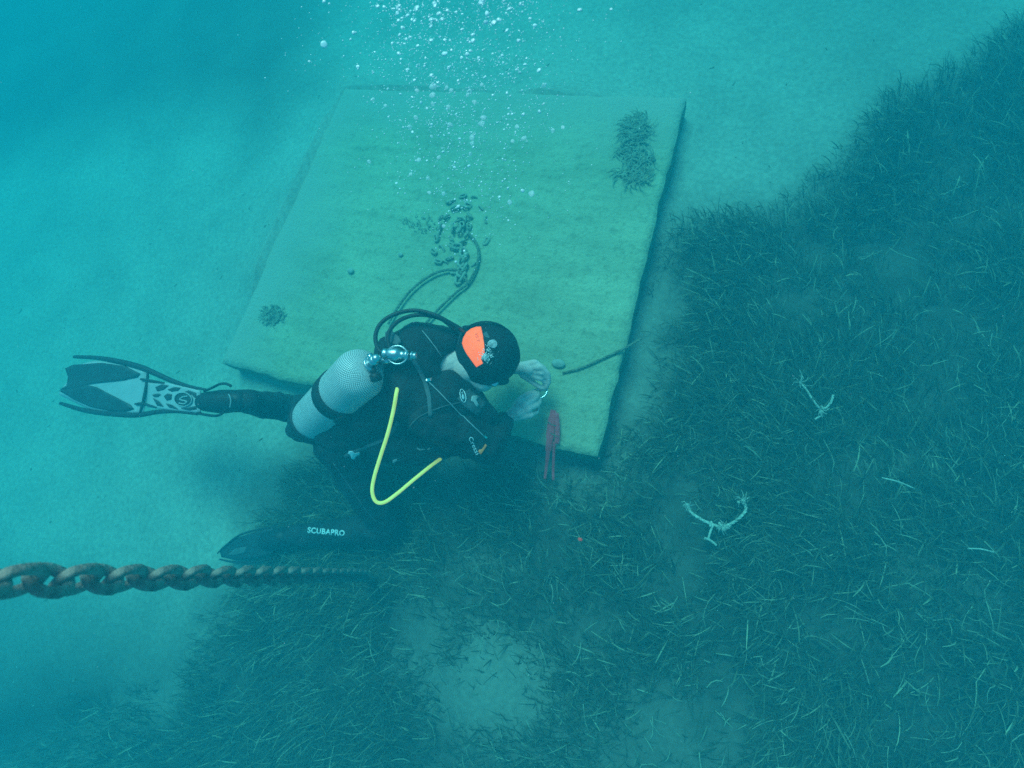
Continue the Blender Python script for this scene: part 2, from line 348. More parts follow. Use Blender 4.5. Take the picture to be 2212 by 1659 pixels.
# seagrass: one mass of blades
def blades(count, xr, yr, seed, name, label, keep, lmin, lmax, wid):
    r = np.random.default_rng(seed); x = r.uniform(*xr, count); y = r.uniform(*yr, count)
    c = cover(x, y); clump = fbm2(x, y, 3.5, 21); c = c * np.clip(.35 + 2.1 * (clump - .30), .12, 1.0)
    inslab = (x > SX0 - .01) & (x < SX1 + .01) & (y > SY0 - .01) & (y < SY1 + .01)
    k = (r.random(count) < np.clip(1.35 * c - .28, 0, 1)) & keep(x, y, r) & ~inslab
    x, y, clump = x[k], y[k], clump[k]; m_ = len(x); z = ground_z(x, y) - .004
    L = r.uniform(lmin, lmax, m_) * (.6 + .8 * clump) * (.3 + .7 * cover(x, y)); W = r.uniform(.6, 1.2, m_) * wid * np.where(r.random(m_) < .25, 1.7, 1.0)
    flow = .6 + 5.0 * fbm2(x, y, .8, 33) + r.normal(0, .75, m_)
    th0 = r.uniform(.15, .9, m_); bend = r.uniform(.25, 1.15, m_); tw = r.uniform(-.5, .5, m_)
    S = 4; pts = np.zeros((m_, S + 1, 3)); pts[:, 0] = np.stack([x, y, z], 1)
    for s in range(S):
        th = np.minimum(th0 + bend * (s / S) * 1.2, 1.75); a = flow + tw * s / S; st = (L / S)[:, None]
        pts[:, s + 1] = pts[:, s] + st * np.stack([np.sin(th) * np.cos(a), np.sin(th) * np.sin(a), np.cos(th)], 1)
    pts[:, :, 2] = np.maximum(pts[:, :, 2], pts[:, :1, 2] + .003)
    phi = flow + math.pi / 2 + r.uniform(-.8, .8, m_); side = np.stack([np.cos(phi), np.sin(phi), r.uniform(-.5, .5, m_)], 1)
    wt = np.array([.8, 1, 1, .85, .35])[None, :, None] * W[:, None, None] * .5
    A = pts - side[:, None] * wt; B = pts + side[:, None] * wt
    V = np.stack([A, B], 2).reshape(-1, 3); base = np.arange(m_)[:, None] * (2 * (S + 1))
    q = np.concatenate([np.stack([base + 2 * s, base + 2 * s + 1, base + 2 * s + 3, base + 2 * s + 2], -1) for s in range(S)], 1).reshape(-1, 4)
    me = bpy.data.meshes.new(name); me.vertices.add(len(V)); me.vertices.foreach_set('co', V.ravel())
    me.loops.add(q.size); me.loops.foreach_set('vertex_index', q.ravel().astype(np.int32)); me.polygons.add(len(q))
    me.polygons.foreach_set('loop_start', np.arange(0, q.size, 4, dtype=np.int32)); me.update(calc_edges=True)
    tone = r.beta(1.3, 2.4, m_) * .85; pale = r.random(m_) < .13; tone[pale] = r.uniform(.78, 1.0, pale.sum())
    t = me.attributes.new('tone', 'FLOAT', 'POINT'); t.data.foreach_set('value', np.repeat(tone, 2 * (S + 1)).astype(np.float32))
    o = link_obj(name, me, M['grass']); tag(o, label, None, None, 'stuff'); return o
inner = lambda x, y, r: np.ones(len(x), bool)
def rim(x, y, r):
    inn = (x > -4.5) & (x < 2.6) & (y > -2.6) & (y < 4.3); return ~inn
blades(430000, (-4.5, 2.6), (-2.6, 4.3), 1, 'seagrass', 'dark seagrass meadow covering the seabed right of and below the block', inner, .06, .18, .0034)
blades(150000, (-9, 7), (-7, 9), 2, 'seagrass', 'seagrass meadow thinning out into the distance', rim, .05, .13, .0055)

# fallen pale blades and debris scattered over the meadow
def stray():
    r = np.random.default_rng(9); gs = []
    for k in range(420):
        px, py = r.uniform(500, 2260), r.uniform(420, 1700); p = P(px, py, 0); c = cover(np.array([p[0]]), np.array([p[1]]))[0]
        if c < .5: continue
        if SX0 < p[0] < SX1 and SY0 < p[1] < SY1: continue
        a = r.uniform(0, 6.3); L = r.uniform(.03, .13); h = r.uniform(.04, .085); bend = r.normal(0, .5)
        pts = [np.array([p[0], p[1], h + ground_z(p[:1], p[1:2])[0]]) + L * t * np.array([math.cos(a + bend * t), math.sin(a + bend * t), r.uniform(-.2, .15)]) for t in (0, .33, .66, 1)]
        gs.append(tube_geo(pts, r.uniform(.0012, .0024), 4, flat=.4))
    return join(*gs)
g = stray(); tag(mesh_obj('fallen_seagrass', g[0], g[1], material('bleached_blade', (.40, .42, .28), .8, var=.4)), 'pale dead seagrass blades strewn over the dark meadow', None, None, 'stuff')

# ------------------------------------------------------------------ concrete mooring block
block = empty('concrete_block', ((SX0 + SX1) / 2, (SY0 + SY1) / 2, 0), 'big flat square concrete mooring block lying on the seabed under silt', 'concrete block')
def slab():
    nx, ny = 110, 100; T = .20; r = .026; V, F = [], []
    def hgt(x, y): return (fbm2(np.array([x]), np.array([y]), 4, 8)[0] - .5) * .014
    xs = np.concatenate([[SX0, SX0 + r * .3, SX0 + r], np.linspace(SX0 + .06, SX1 - .06, nx), [SX1 - r, SX1 - r * .3, SX1]])
    ys = np.concatenate([[SY0, SY0 + r * .3, SY0 + r], np.linspace(SY0 + .06, SY1 - .06, ny), [SY1 - r, SY1 - r * .3, SY1]])
    A, B = len(xs), len(ys); GX, GY = np.meshgrid(xs, ys, indexing='ij'); hx, hy = GX.ravel(), GY.ravel()
    ex = np.minimum(hx - SX0, SX1 - hx); ey = np.minimum(hy - SY0, SY1 - hy); e = np.minimum(ex, ey)
    z = T + (fbm2(hx, hy, 4, 8) - .5) * .014 - np.where(e < r, (1 - e / r) ** 2 * r * .9, 0)
    wob = ((fbm2(hx, hy, 2.5, 14) - .5) * .035 + (fbm2(hx, hy, 11, 15) - .5) * .020) * np.clip(1 - e / .06, 0, 1); cx, cy = (SX0 + SX1) / 2, (SY0 + SY1) / 2
    hx2 = hx + wob * np.where(ex < ey + 1e-9, np.sign(hx - cx), 0); hy2 = hy + wob * np.where(ey <= ex, np.sign(hy - cy), 0)
    V = [tuple(v) for v in np.stack([hx2, hy2, z], 1)]; I = lambda i, j: i * B + j
    F = [(I(i, j), I(i + 1, j), I(i + 1, j + 1), I(i, j + 1)) for i in range(A - 1) for j in range(B - 1)]
    ring = [I(i, 0) for i in range(A)] + [I(A - 1, j) for j in range(1, B)] + [I(i, B - 1) for i in range(A - 2, -1, -1)] + [I(0, j) for j in range(B - 2, 0, -1)]
    o = mesh_obj('top_surface', V, F, M['concrete'], block); w = (fbm2(hx, hy, 3, 51) - .5) * .5
    dr = np.clip(1 - (np.minimum(hx - SX0, SY1 - hy) + w) / .45, 0, 1); o.data.attributes.new('silt', 'FLOAT', 'POINT').data.foreach_set('value', dr.astype(np.float32))
    V2, F2 = [], []; m_ = len(ring)
    for lv, zz in enumerate((None, .11, .03, -.12)):
        for q in ring:
            v = V[q]; j = 0 if zz is None else (fbm2(np.array([v[0] * 1.0]), np.array([v[1]]), 9, lv)[0] - .5) * .02
            V2.append((v[0] + j, v[1] + j, v[2] if zz is None else zz))
    for lv in range(3):
        for k in range(m_): F2.append((lv * m_ + k, (lv + 1) * m_ + k, (lv + 1) * m_ + (k + 1) % m_, lv * m_ + (k + 1) % m_))
    mesh_obj('side_face', V2, F2, M['block_side'], block)
slab()
ST = .202
def on_slab(px, py, h=0.0): return P(px, py, ST + h)
def rope(name, pts, r, mat, label, cat, parent=None, strands=3, twist=38, k=10):
    path = smooth_path(pts, k)
    # resample evenly
    L = [0]
    for a, b in zip(path[:-1], path[1:]): L.append(L[-1] + np.linalg.norm(b - a))
    n_ = max(8, int(L[-1] / (r * .9))); s = np.linspace(0, L[-1], n_); path = np.array(path)
    pp = np.stack([np.interp(s, L, path[:, i]) for i in range(3)], 1)
    gs = []
    for st in range(strands):
        q = []
        for i, p in enumerate(pp):
            t = unit(pp[min(i + 1, n_ - 1)] - pp[max(i - 1, 0)]); a_ = np.array([0, 0, 1.0]) if abs(t[2]) < .9 else np.array([1.0, 0, 0])
            u_ = unit(np.cross(t, a_)); w_ = np.cross(t, u_); a = s[i] * twist * .010 / r * 2 + st * 2 * math.pi / strands
            q.append(p + .5 * r * (math.cos(a) * u_ + math.sin(a) * w_))
        gs.append(tube_geo(q, r * .62, 6))
    g = join(*gs); o = mesh_obj(name, g[0], g[1], mat, parent)
    if parent is None: tag(o, label, cat)
    return o
rope('rope', [on_slab(x, y, .02) for x, y in [(838, 700), (862, 660), (890, 625), (925, 598), (955, 585), (985, 583), (1003, 598), (1010, 612)]], .0075, M['rope_dark'], 'dark slack rope curving left over the block top, behind the diver', 'rope')
rope('rope', [on_slab(x, y, .02) for x, y in [(918, 700), (950, 665), (985, 632), (1010, 612), (1028, 580), (1034, 548), (1026, 520), (1008, 500)]], .0075, M['rope_dark'], 'dark rope bending right and up towards the heap of chain on the block', 'rope')
rope('cord', [on_slab(x, y, .006) for x, y in [(1385, 732), (1350, 752), (1300, 775), (1255, 795), (1215, 806)]], .006, M['rope_dark'], 'thin dark cord lying on the block, running right from the hands', 'cord')
tag(mesh_obj('stone', *(lambda g: ([v + .007 * math.sin(9 * i) * 0 for i, v in enumerate(g[0])], g[1]))(ball(on_slab(1206, 785, .012), (.035, .022, .014), sub=3)), M['stone']), 'small pale stone on the block just right of the hands', 'stone')
for (px, py, r_, lb) in ((757, 585, .022, 'pale round shell on the left half of the block'), (865, 550, .016, 'small pale shell on the block, left of the chain heap')):
    tag(mesh_obj('shell', *ball(on_slab(px, py, .008), (r_, r_ * .8, r_ * .5), sub=2), M['stone']), lb, 'shell')

# chain links
def link_mesh(L, W, r):
    """stud-less oval link: long axis X, lies in XY"""
    pts = []; R = W / 2 - r; s = L / 2 - r - R
    for k in range(12): a = -math.pi / 2 + math.pi * k / 11; pts.append(np.array([s + R * math.cos(a), R * math.sin(a), 0]))
    for k in range(12): a = math.pi / 2 + math.pi * k / 11; pts.append(np.array([-s + R * math.cos(a), R * math.sin(a), 0]))
    V, F = tube_geo(pts, r, 10, closed=True); V = np.array(V); V *= 1 + .10 * (noise3(V, 70)[:, None] - .5)
    me = bpy.data.meshes.new('link'); me.from_pydata([tuple(v) for v in V], [], F); me.polygons.foreach_set('use_smooth', [True] * len(F)); me.materials.append(M['chain']); return me
def place_link(me, parent, c, d, roll, scale=1):
    o = bpy.data.objects.new('link', me); COL.objects.link(o); o.parent = parent
    d = unit(d); vw = EYE - np.array(c); up = unit(vw - vw.dot(d) * d); sd_ = np.cross(up, d)
    y = math.cos(roll) * sd_ + math.sin(roll) * up; z = np.cross(d, y)
    mt = Matrix([[d[i], y[i], z[i], 0] for i in range(3)] + [[0, 0, 0, 1]]); mt = mt @ Matrix.Scale(scale, 4)
    off = Vector(c) - parent.location; mt.translation = off; o.matrix_local = mt; return o
def at_depth(px, py, dep): return EYE + ray(px, py) * dep
CA, CBt = at_depth(-250, 1262, .66), P(790, 1243, .05)
LINK, PITCH = link_mesh(.0905, .073, .0104), .0490
ch = empty('mooring_chain', CBt, 'rusty mooring chain coming in at the left edge and running down to the seabed', 'chain')
tot = np.linalg.norm(CBt - CA); nl = int(tot / PITCH); dv = unit(CBt - CA); jr = random.Random(3)
up_links = int((2.66 - CA[2]) / (dv[2] * -1 if dv[2] < 0 else 1) / PITCH)      # on up to near the top of the water in view
for k in range(-max(0, up_links), nl + 1):
    t = k * PITCH / tot; sag = -.10 * 4 * t * (1 - t) if t > 0 else -.40 * t; c = CA + (CBt - CA) * t + np.array([0, 0, sag]); d = dv + np.array([0, 0, -.4 * (1 - 2 * max(t, 0))]) / tot
    place_link(LINK, ch, c, d, (math.pi / 4 if k % 2 else -math.pi / 4) + jr.uniform(-.10, .10))
heap = empty('chain_heap', on_slab(985, 500), 'dark heap of chain piled in the middle of the block, behind the bubbles', 'chain')
LINK2 = link_mesh(.07, .045, .008); LINK2.materials[0] = M['crust']; jr = random.Random(12)
for k in range(38):
    a = k * .55; rad = .04 + .0045 * k * (1 + .3 * math.sin(k)); c = on_slab(985 + 14 * math.sin(k * .23), 500, 0) + np.array([rad * .75 * math.cos(a), rad * 1.3 * math.sin(a), .012 + .03 * max(0, 1 - k / 30)])
    d = np.array([-math.sin(a), math.cos(a), jr.uniform(-.25, .25)]); place_link(LINK2, heap, c - np.array([0, 0, .012]), d, jr.uniform(0, 3), jr.uniform(.6, .95))
for k, (px, py) in enumerate([(1000, 545), (1004, 556), (996, 566), (1003, 578), (994, 588), (999, 598), (990, 604)]):
    place_link(LINK2, heap, on_slab(px, py, .012), np.array([.2 * (-1) ** k, -1, 0]), (k % 2) * 1.4 + .1)

# seaweed tufts on the block
def tuft(px, py, rx, ry, n_, label, h=.07, seed=0):
    r = np.random.default_rng(seed); c = on_slab(px, py); gs = []
    for k in range(n_):
        a = r.uniform(0, 6.28); q = math.sqrt(r.random()); b = c + np.array([rx * q * math.cos(a), ry * q * math.sin(a), 0]); f = r.uniform(0, 6.28); L = r.uniform(.5, 1.1) * h
        pts = [b + np.array([math.cos(f + t) * L * t * .9, math.sin(f + t) * L * t * .9, L * t * (1 - .5 * t) * .8]) for t in (0, .4, .75, 1)]
        gs.append(tube_geo(pts, [.002, .0035, .003, .001], 4, flat=.3))
    root = empty('seaweed_tuft', c, label, 'seaweed'); g = join(*gs); mesh_obj('frond', g[0], g[1], M['weed'], root, smooth=False)['kind'] = 'stuff'
    return root
tuft(1372, 285, .075, .10, 210, 'tallest dark seaweed tuft near the far right corner of the block', seed=1)
tuft(1360, 330, .07, .05, 60, 'thin brown seaweed tuft between two thicker ones on the block', h=.05, seed=2)
tuft(1385, 345, .08, .04, 60, 'small brown seaweed tuft nearest the right edge of the block', seed=3)
tuft(1368, 382, .09, .045, 80, 'dark seaweed tuft lowest of the group at the far right corner', seed=4)
tuft(590, 682, .085, .06, 160, 'lone round dark seaweed tuft at the near left corner of the block', h=.04, seed=5)
tuft(905, 485, .12, .05, 40, 'sparse seaweed left of the chain heap on the block', h=.03, seed=6)

# ------------------------------------------------------------------ the diver
person = empty('person', P(760, 1000, 0), 'scuba diver in black wetsuit kneeling and bending over the block, hands at a shackle', 'person')
# face looks away from the camera, down towards the hands; the crown of the head shows
hf = unit(-.80 * CU + .05 * CR - .60 * CB); hs = unit(np.cross(hf, CB)); hc = np.cross(hs, hf); hc = hc if hc.dot(CB) > 0 else -hc
HD = P(1051, 767, .68); sk = mpp(HD)
def hp(f=0, s=0, c=0): return HD + f * hf + s * hs + c * hc
JAW = P(1010, 792, .70)
J = dict(hipL=P(765, 890, .52), kneeL=P(640, 884, .38), ankL=P(520, 866, .70), toeL=P(455, 868, .73),
         hipR=P(735, 958, .50), kneeR=P(838, 1140, .125), ankR=P(628, 1158, .12), toeR=P(575, 1172, .07),
         belly=P(805, 895, .60), chest=P(888, 825, .70), shL=P(925, 745, .72), shR=P(928, 893, .74), neck=P(985, 778, .72),
         elL=P(1058, 742, .50), wrL=P(1110, 795, .40), elR=P(1050, 962, .56), wrR=P(1096, 903, .39))
# skin: whole body in one, hands with five fingers each
def finger(a, b, c, d, r=.0085): return limb((a, r * 1.1), (b, r), (c, r * .92), (d, r * .78), sub=1)
def hand(wr, kn, mid, low, tips, th):
    g = [limb((wr, .029), ((wr + kn[1]) / 2, .029), sub=1)]
    g.append(ball(wr * .45 + (kn[1] + kn[2]) / 2 * .55, .031, sub=2))
    for k in kn: g.append(limb((wr + .25 * (k - wr), .021), (k, .016), sub=1))
    for i in range(3): g.append(limb(((wr + kn[i]) / 2, .014), ((wr + kn[i + 1]) / 2, .014), (kn[i + 1] * .9 + wr * .1, .010), sub=1))
    for a, b, c, d, rr in zip(kn, mid, low, tips, (.0115, .0120, .0112, .0100)): g.append(finger(a, b, c, d, rr))
    g.append(limb((th[0], .019), (th[1], .014), (th[2], .0125), (th[3], .0105), sub=1)); return join(*g)
PL = lambda L: [P(*q) for q in L]
handL = hand(J['wrL'], PL([(1157, 783, .425), (1168, 793, .42), (1172, 805, .40), (1168, 817, .38)]), PL([(1176, 796, .40), (1184, 807, .39), (1184, 818, .37), (1178, 828, .35)]),
             PL([(1181, 815, .37), (1186, 825, .36), (1182, 832, .34), (1174, 838, .33)]), PL([(1178, 832, .345), (1180, 838, .335), (1174, 842, .325), (1166, 844, .32)]),
             PL([(1128, 808, .385), (1146, 822, .36), (1160, 832, .345), (1172, 839, .335)]))
handR = hand(J['wrR'], PL([(1124, 869, .425), (1136, 873, .43), (1145, 883, .42), (1148, 896, .40)]), PL([(1141, 858, .40), (1153, 864, .40), (1161, 876, .385), (1160, 890, .365)]),
             PL([(1151, 852, .37), (1161, 857, .365), (1166, 868, .35), (1163, 882, .34)]), PL([(1158, 848, .345), (1163, 850, .335), (1165, 860, .33), (1160, 874, .325)]),
             PL([(1112, 878, .40), (1126, 860, .385), (1142, 850, .36), (1155, 847, .34)]))
head = join(ball(HD, (.105, .078, .100), (hf, hs, hc), 3), ball(JAW, .070, sub=3), limb((JAW, .062), (P(1042, 820, .655), .052), (hp(.06, 0, -.06), .05)), ball(hp(.055, 0, -.075), (.045, .045, .040), (hf, hs, hc)),
            limb((hp(.095, 0, -.005), .010), (hp(.122, 0, -.035), .013), sub=1),                                  # nose
            ball(hp(.085, .0, -.078), (.016, .028, .007), (hf, hs, hc)), ball(hp(.083, .0, -.090), (.016, .025, .007), (hf, hs, hc)),  # lips
            ball(hp(.0, .080, -.02), (.018, .008, .032), (hf, hs, hc)), ball(hp(.0, -.080, -.02), (.018, .008, .032), (hf, hs, hc)),    # ears
            ball(hp(.088, .032, .002), (.012, .015, .010), (hf, hs, hc)), ball(hp(.088, -.032, .002), (.012, .015, .010), (hf, hs, hc)),  # eyelids
            limb((J['neck'], .055), (HD - .03 * hf, .06), sub=2))
torso = join(ball(J['belly'], .12), ball(J['chest'], .135), cyl(J['belly'], J['chest'], .12, .13), limb((J['hipL'], .10), (J['belly'], .11)), limb((J['hipR'], .10), (J['belly'], .11)),
             limb((J['shL'], .06), (J['chest'], .11), (J['shR'], .06)), limb((J['chest'], .08), (J['neck'], .055)))
arms = join(limb((J['shL'], .05), (J['elL'], .038), (J['wrL'], .027)), limb((J['shR'], .05), (J['elR'], .038), (J['wrR'], .027)))
legs = join(limb((J['hipL'], .085), (J['kneeL'], .055), (J['ankL'], .038), (J['toeL'], .03)), limb((J['hipR'], .085), (J['kneeR'], .055), (J['ankR'], .038), (J['toeR'], .03)))
body = fused('body', join(head, torso, arms, legs, handL, handR), .0042, M['skin'], person, 3)
# wetsuit
mid = lambda a, b, t: J[a] + (J[b] - J[a]) * t
def creases(co): return (noise3(co, 26) - .5) * .018 + (noise3(co * np.array([1, 1, .6]), 60) - .5) * .004
suit = join(ball(J['belly'], .145), ball(J['chest'], .160), cyl(J['belly'], J['chest'], .14, .155), limb((J['hipL'], .118), (J['belly'], .135)), limb((J['hipR'], .118), (J['belly'], .135)),
            limb((J['hipL'], .11), (J['hipR'], .115)), limb((J['shL'], .082), (J['chest'], .13), (J['shR'], .092)), limb((J['chest'], .10), (J['neck'] - .03 * CB, .058)),
            limb((J['shL'], .080), (J['elL'], .055), (mid('elL', 'wrL', .92), .037)),
            limb((J['shR'], .100), (mid('shR', 'elR', .5), .096), (J['elR'], .076), (mid('elR', 'wrR', .45), .058), (mid('elR', 'wrR', .90), .038)),
            limb((J['hipL'], .110), (mid('hipL', 'kneeL', .5), .098), (J['kneeL'], .076), (mid('kneeL', 'ankL', .35), .070), (J['ankL'], .048)),
            limb((J['hipR'], .112), (mid('hipR', 'kneeR', .5), .100), (J['kneeR'], .078), (mid('kneeR', 'ankR', .3), .074), (J['ankR'], .052)))
suit_o = fused('wetsuit', suit, .0085, M['neoprene'], person, 6, creases)
for a, b in (('ankL', 'toeL'), ('ankR', 'toeR')):
    g = limb((mid(a, b, -.35), .052), (J[a], .052), (mid(a, b, .55), .050), (J[b], .042)); fused('bootie', g, .007, M['neoprene'], person, 5)
# hood: shell over the skull with the face left open
HOODAX = (.132, .138, .126)
hgeo = ball(HD, HOODAX, (hf, hs, hc), 4)
Vh = np.array(hgeo[0]); loc = (Vh - HD) @ np.array([hf, hs, hc]).T
loc2 = loc * (1 + .07 * (noise3(loc + 5, 14)[:, None] - .5) + .02 * (noise3(loc + 2, 60)[:, None] - .5))
op = lambda l: ((l[1] / .070) ** 2 + ((l[2] + .045) / .085) ** 2 < 1) and l[0] > .02
keepv = [not op(l) for l in loc]
Fh = [f for f in hgeo[1] if all(keepv[i] for i in f)]
Vh2 = HD + loc2 @ np.array([hf, hs, hc])
hood = mesh_obj('hood', Vh2, Fh, M['hood'], person); sm = hood.modifiers.new('thick', 'SOLIDIFY'); sm.thickness = .003; sm.offset = 0
g = join(limb((P(980, 745, .73), .062), (P(1020, 745, .69), .080)), ball(P(1040, 745, .66), .09)); fused('hood_collar', g, .008, M['hood'], person, 5, creases)

# ray casting from the camera side onto built surfaces, to lay prints and cords on them
def caster(*objs):
    V, F = [], []
    for o in objs:
        off = o.matrix_basis.translation.copy(); t = o.parent
        while t is not None: off += t.matrix_basis.translation; t = t.parent
        b = len(V); V += [v.co + off for v in o.data.vertices]; F += [tuple(i + b for i in p.vertices) for p in o.data.polygons]
    bv = BVHTree.FromPolygons(V, F)
    def cast(px, py, lift=.002):
        d = Vector(ray(px, py)).normalized(); hit = bv.ray_cast(Vector(EYE), d)
        if hit[0] is None:                                           # just off the rim: nearest point of the surface
            o_ = Vector(EYE); best = None
            for k in range(60):
                q = bv.find_nearest(o_ + d * (1.2 + .025 * k))
                if q[0] is not None and (best is None or q[3] < best[3]): best = q
            if best is None or best[3] > .06: return None
            n_ = best[1] if best[1].dot(d) < 0 else -best[1]; return np.array(best[0] + n_ * lift)
        n_ = hit[1] if hit[1].dot(d) < 0 else -hit[1]; return np.array(hit[0] + n_ * lift)
    return cast
def decal(name, polys, cast, mat, parent, thick=.0012, rings=5, lift=.0025):
    """polys: outlines in survey pixels, star-shaped; draped over the surface"""
    V, F = [], []
    for pl in polys:
        pl = np.array(pl, float); c = pl.mean(0); n_ = len(pl); b = len(V); ok = True; pts = []
        for q in [c] + [c + (p - c) * (r / rings) for r in range(1, rings + 1) for p in pl]:
            h = cast(q[0], q[1], lift)
            if h is None: ok = False; break
            pts.append(h)
        if not ok: continue
        V += pts
        for k in range(n_): F.append((b, b + 1 + k, b + 1 + (k + 1) % n_))
        for r in range(rings - 1):
            for k in range(n_):
                a = b + 1 + r * n_; F.append((a + k, a + n_ + k, a + n_ + (k + 1) % n_, a + (k + 1) % n_))
    if not V: return None
    o = mesh_obj(name, V, F, mat, parent); s = o.modifiers.new('t', 'SOLIDIFY'); s.thickness = thick; s.offset = 0; return o
def dense(pl, step=3.0):
    out = []; n_ = len(pl)
    for i in range(n_):
        a, b = np.array(pl[i], float), np.array(pl[(i + 1) % n_], float); m_ = max(1, int(np.linalg.norm(b - a) / step))
        out += [tuple(a + (b - a) * k / m_) for k in range(m_)]
    return out
def lettering(name, txt, c, right, down_len, cast, mat, parent, lift=.003, extrude_w=0.0):
    """text as flat print; c centre px, right vector px = half width, letters down_len px tall"""
    cu = bpy.data.curves.new('t', 'FONT'); cu.body = txt; cu.align_x = 'CENTER'; cu.align_y = 'CENTER'; cu.offset = extrude_w; cu.space_character = 1.08
    tmp = bpy.data.objects.new('t', cu); COL.objects.link(tmp); dg = bpy.context.evaluated_depsgraph_get(); dg.update()
    me = bpy.data.meshes.new_from_object(tmp.evaluated_get(dg)); bpy.data.objects.remove(tmp)
    co = np.array([v.co[:] for v in me.vertices]); w = (co[:, 0].max() - co[:, 0].min()) / 2; h = co[:, 1].max() - co[:, 1].min(); co[:, 0] -= (co[:, 0].max() + co[:, 0].min()) / 2; co[:, 1] -= (co[:, 1].max() + co[:, 1].min()) / 2
    right = np.array(right, float); dn = np.array([-right[1], right[0]]) / np.linalg.norm(right) * down_len
    for v, q in zip(me.vertices, co):
        s = np.array(c) + right * (q[0] / w) - dn * (q[1] / h); hit = cast(s[0], s[1], lift)
        if hit is None: hit = cast(c[0], c[1], lift)
        v.co = Vector(hit)
    me.name = name; o = link_obj(name, me, mat, parent); s = o.modifiers.new('t', 'SOLIDIFY'); s.thickness = .001; s.offset = 0; return o
cast_suit = caster(suit_o); cast_hood = caster(hood)
lettering('lettering', 'SCUBAPRO', (705.5, 1148.5), (40, 3.5), 12.5, cast_suit, M['print'], suit_o, extrude_w=.03)
lettering('lettering', 'Cressi', (1024, 962), (8.5, 18), 9, cast_suit, M['print'], suit_o)
decal('check_mark', [dense([(1033, 974), (1038, 981), (1051, 962), (1048, 959), (1038, 974), (1035, 971)], 2)], cast_suit, M['tick'], suit_o, rings=3)
c6 = lambda X, Y: ((1080 + .1266 * X) * .864, (760 + .1266 * Y) * .864)
ORANGE = [c6(*q) for q in [(970, 465), (880, 468), (780, 505), (690, 575), (632, 680), (610, 780), (640, 880), (700, 990), (790, 1115), (885, 1240), (1005, 1170), (960, 1090), (1040, 960), (1030, 800), (1000, 600)]]
hood_panel = decal('marker_panel', [dense(ORANGE, 2.5)], cast_hood, M['orange'], hood, thick=.002, rings=10, lift=.004)
hood_panel['label'] = 'bright orange panel'
lettering('lettering', 'IST', (c6(905, 690)), (2.5, 9), 6, lambda a, b, l: cast_hood(a, b, .0065), material('panel_ink', (.6, .1, .04), .6, emit=(1, .06, .02), estr=.5), hood)  # ink given an added glow to hold its colour
decal('seam', [dense([c6(1075, 545), c6(1130, 650), c6(1140, 690), c6(1050, 660), c6(1010, 600)], 2)], cast_hood, M['vest_grey'], hood, rings=3)

# mask and regulator mouthpiece under the face
mask = empty('dive_mask', hp(.12, 0, 0), 'dive mask on the lowered face of the diver, only its edge in view', 'mask')
for s in (-1, 1):
    mesh_obj('lens', *ball(hp(.135, .036 * s, .006), (.004, .032, .026), (hf, hs, hc)), M['glass'], mask)
g = tube_geo([hp(.122 + .010 * math.cos(2 * a), .078 * math.cos(a), .004 + .042 * math.sin(a)) for a in np.linspace(0, 2 * math.pi, 32)[:-1]], .009, 8, closed=True); mesh_obj('skirt', g[0], g[1], M['rubber'], mask)
g = tube_geo([HD + 1.05 * (math.cos(a) * .138 * hf + math.sin(a) * .122 * hs) - .02 * hc for a in np.linspace(0, 2 * math.pi, 40)[:-1]], .010, 8, closed=True, flat=.3); mesh_obj('strap', g[0], g[1], M['rubber'], mask)
g = lathe(P(1068, 826, .675), CB, [(0, .016), (.008, .018), (.012, .012)], 20); mesh_obj('buckle', g[0], g[1], M['steel'], mask)
g = cyl(P(1050, 828, .69), P(1066, 822, .70), .0035); mesh_obj('frame', g[0], g[1], M['glass'], mask)

# vest (buoyancy jacket)
vest = empty('buoyancy_vest', P(850, 860, .6), 'dark buoyancy vest worn by the diver under the netted tank', 'dive vest')
vb = P(862, 790, .80)
vgeo = join(limb((P(770, 905, .62), .125), (P(830, 860, .72), .125), (P(885, 805, .79), .125)), limb((P(850, 770, .78), .085), (P(900, 738, .79), .085), (P(965, 735, .77), .060), (P(990, 725, .74), .035)),
            limb((P(895, 850, .77), .12), (P(945, 868, .76), .085), (P(1000, 880, .68), .065), (P(1035, 895, .62), .05)),
            limb((P(840, 950, .56), .10), (P(905, 965, .48), .085), (P(960, 960, .44), .07)), limb((P(740, 925, .60), .105), (P(700, 925, .55), .09), (P(650, 925, .52), .06)), ball(P(905, 765, .80), .095),
            limb((P(970, 830, .72), .06), (P(1020, 862, .62), .055), (P(1055, 900, .55), .045)))
vest_o = fused('jacket', vgeo, .0085, M['vest'], vest, 6, lambda co: (noise3(co, 16) - .5) * .022 + (noise3(co, 55) - .5) * .005)
cast_vest = caster(vest_o, suit_o)
def ribbon(name, pxs, w, cast, mat, parent, lift=.004, thick=.002):
    path = smooth_path([np.array(q, float) for q in pxs], 8); V, F = [], []
    for i, p in enumerate(path):
        t = unit(path[min(i + 1, len(path) - 1)] - path[max(i - 1, 0)]); nn = np.array([-t[1], t[0]]) * w / 2
        for s in (-1, -.33, .33, 1):
            h = cast(*(p + nn * s), lift)
            if h is None: h = V[-1] if V else P(p[0], p[1], .7)
            V.append(h)
    for i in range(len(path) - 1):
        for k in range(3): F.append((i * 4 + k, i * 4 + k + 1, i * 4 + k + 5, i * 4 + k + 4))
    o = mesh_obj(name, V, F, mat, parent); s = o.modifiers.new('t', 'SOLIDIFY'); s.thickness = thick; s.offset = 0; return o
ribbon('cord', [(903, 805), (950, 850), (995, 895), (1045, 944)], 1.6, cast_vest, M['print_dim'], vest)
ribbon('cord', [(912, 716), (935, 745), (952, 770)], 1.3, cast_vest, M['print_dim'], vest)
ribbon('shoulder_strap', [(1000, 718), (993, 740), (988, 762)], 12, cast_vest, M['vest_grey'], vest)
